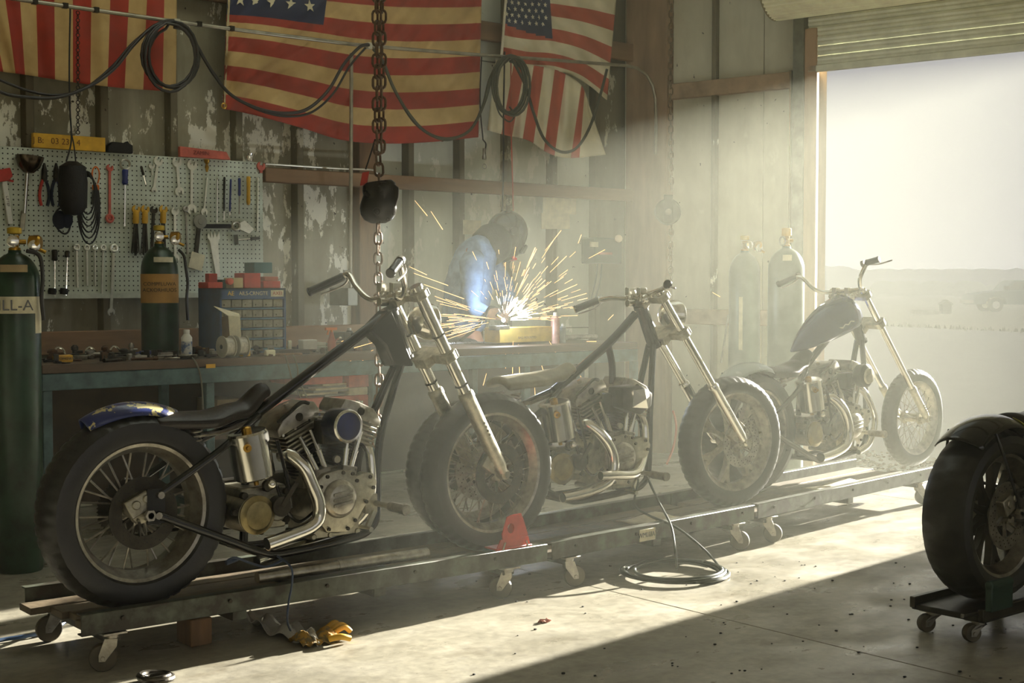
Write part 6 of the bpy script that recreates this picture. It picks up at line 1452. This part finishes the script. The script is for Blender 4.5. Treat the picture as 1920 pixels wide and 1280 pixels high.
# helmet shell
hel=thing('x','x','x'); bpy.data.objects.remove(hel)
hc=J(950,437,0)
helm=M('helmet_black',(26,27,22),.12,.2,.15,10,coat=.6)
vs=[];fs=[];K=14;S=26
for j in range(K+1):
    ph=-PI*.5+PI*j/K
    for i in range(S):
        a=2*PI*i/S; x=math.cos(ph)*math.cos(a); y=math.cos(ph)*math.sin(a); z=math.sin(ph)
        # x face-forward, z crown, y side; jaw extends forward and down
        rx=.155*(1+.10*max(0,-z)); ry=.125*(1-.22*max(0,-z)); rz=.165*(1.28 if z<0 and x>0 else 1)
        vs.append(hc+F_*(x*rx+.02*max(0,-z))+Sd*(y*ry)+Up_*(z*rz*(1 if not(z<0 and x<=0) else .62)))
for j in range(K):
    for i in range(S): k=(i+1)%S; fs.append((j*S+i,j*S+k,(j+1)*S+k,(j+1)*S+i))
ho=MB().add(vs,fs).build('helmet',helm,per,ang=180)
vf=MB(); 
def onface(sx_,up_v,d=.0): return hc+F_*(.162+d)+Sd*sx_+Up_*up_v
vf.hexa(hc+F_*.158+Up_*-.035,Sd*.062,F_*.012,Up_*.036); vo_=vf.build('visor_frame',M('visor_frame',(40,42,38),.3,.2),ho,bevel=.006)
MB().hexa(hc+F_*.168+Up_*-.035,Sd*.052,F_*.006,Up_*.028).build('visor_glass',M('visor_glass',(30,40,60),.04,.3,.1),ho,bevel=.003)
MB().hexa(hc+F_*.12-Up_*.13,Sd*.055,F_*.03,Up_*.010).build('red_trim',M('red_trim',(196,40,46),.3),ho,bevel=.006)
for s in(-1,1): MB().cyl(hc+Sd*.12*s+F_*-.01,hc+Sd*.142*s+F_*-.01,.028,n=18).build('pivot_knob',blackrough,ho)
# hood covering the back of the head and neck
m=MB(); hcn=hc-F_*.055-Up_*.045
vs=[];fs=[];K=12;S=22
for q in range(K+1):
    t=q/K; c=hcn.lerp(J(908,480,.0),t); r=.125*math.sin(PI*(.14+.62*t))+.02
    dn=(J(908,480,.0)-hcn).normalized(); a1=dn.cross(V((0,1,0))).normalized(); a2=dn.cross(a1)
    for i in range(S): a=2*PI*i/S; vs.append(c-dn*(.05*(1-t))+a1*r*math.cos(a)*(1+.04*math.sin(5*a+q))+a2*r*1.05*math.sin(a))
for q in range(K):
    for i in range(S): k=(i+1)%S; fs.append((q*S+i,q*S+k,(q+1)*S+k,(q+1)*S+i))
fs+=[tuple(range(S)),tuple(range(K*S,K*S+S))]
MB().add(vs,fs).build('hood',M('dark_olive_hood',(30,31,24),.9,0,.2,20,.3),per,ang=180)
# welding torch and workpiece
arc=J(944,600,-.60)
t=thing('welding_torch','dark welding torch held in the glove at the bright arc','torch',haN)
MB().tube(spline([arc+V((-.03,.03,.03)),arc.lerp(haN,.4)+V((0,0,.05)),haN+V((.02,0,.03)),wrN+V((-.02,-.02,.04)),elN+V((0,-.1,-.1)),V((elN.x-.1,elN.y,ZB+.02))],6),.011,10).build('cable_neck',blackm,t); MB().cyl(arc+V((-.03,.03,.03)),arc+V((-.008,.008,.012)),.010,.007,n=12).build('nozzle',brass,t)
wp_=arc-V((0,0,.03)); tag(MB().box(wp_+V((-.02,.02,-.02)),(.12,.08,.03)).build('steel_bracket_work',steel,bevel=.003),'steel workpiece glowing under the arc beside the yellow box','workpiece')
def emis(name,col,st):
    m=bpy.data.materials.new(name); m.use_nodes=True; nt=m.node_tree; nt.nodes.clear(); e=nt.nodes.new('ShaderNodeEmission'); e.inputs[0].default_value=(*col,1); e.inputs[1].default_value=st; o=nt.nodes.new('ShaderNodeOutputMaterial'); nt.links.new(e.outputs[0],o.inputs[0]); return m
m=MB().sphere(arc,.012,16,10); ao=tag(m.build('welding_arc',emis('arc_light',(.85,.92,1),260)),'blinding white welding arc on the bench','arc')
pl_=bpy.data.lights.new('arc_lamp','POINT'); pl_.energy=15; pl_.color=(.72,.84,1); pl_.shadow_soft_size=.03; plo=bpy.data.objects.new('arc_lamp',pl_); sc.collection.objects.link(plo); plo.location=arc+V((0,-.04,.07))
# sparks: glowing flakes thrown from the arc
random.seed(33); mm=[MB(),MB()]
def spark(x0,y0,x1,y1,w_,k,dy0=0,dy1=0):
    a=onY(x0,y0,arc.y-.04+dy0); b=onY(x1,y1,arc.y-.04+dy1); mm[k].cyl(a,b,w_*.55,w_,n=5)
def ss(ang,r0,L,w_,k): x0=945+r0*math.cos(ang); y0=600-r0*math.sin(ang)*.9; spark(x0,y0,x0+L*math.cos(ang),y0-L*math.sin(ang)*.9+L*.04,w_,k)
for i in range(230):
    a=abs(random.gauss(.75,.55)); 
    if a>2.6: continue
    r=12+abs(random.gauss(0,55)); ss(a,r,random.uniform(5,22),random.uniform(.0009,.0018),0 if r<45 else 1)
for i in range(26): a=random.uniform(.25,1.6); ss(a,random.uniform(60,150),random.uniform(18,55),random.uniform(.001,.0017),1)
for i in range(34): a=PI-random.uniform(-.30,.42); ss(a,random.uniform(15,95),random.uniform(12,60),random.uniform(.001,.0017),1)
for (a,b,c_,d) in [(778,376,801,404),(808,396,830,430),(1022,470,1052,432),(1084,456,1090,440),(1104,484,1134,468),(945,520,950,545),(700,668,642,690),(700,656,650,680),(706,640,664,652),(680,628,640,640),(712,672,660,700),(768,500,800,515),(776,512,840,535),(795,533,870,560),(815,555,880,580),(818,612,880,600),(820,628,886,606),(826,640,890,618),(962,640,961,700),(972,645,975,720),(985,690,988,760),(982,760,990,815),(1010,665,1020,700),(1030,640,1042,660),(1040,660,1052,680),(912,700,906,722),(1140,600,1150,590),(1250,566,1238,560),(1336,548,1350,556),(1062,690,1060,712),(1088,704,1102,730),(965,800,968,830),(948,650,948,690),(1002,720,1004,750),(925,690,930,670),(1100,640,1118,640)]: spark(a,b,c_,d,.0016,1,random.uniform(-.2,.1),random.uniform(-.2,.1))
s0=mm[0].build('sparks',emis('white_hot',(1,.86,.60),9)); tag(s0,'dense white-hot sparks spraying around the arc','sparks',kind='stuff')
s1=mm[1].build('sparks',emis('orange_hot',(1,.55,.22),3.4)); tag(s1,'orange sparks flying far from the arc','sparks',kind='stuff')
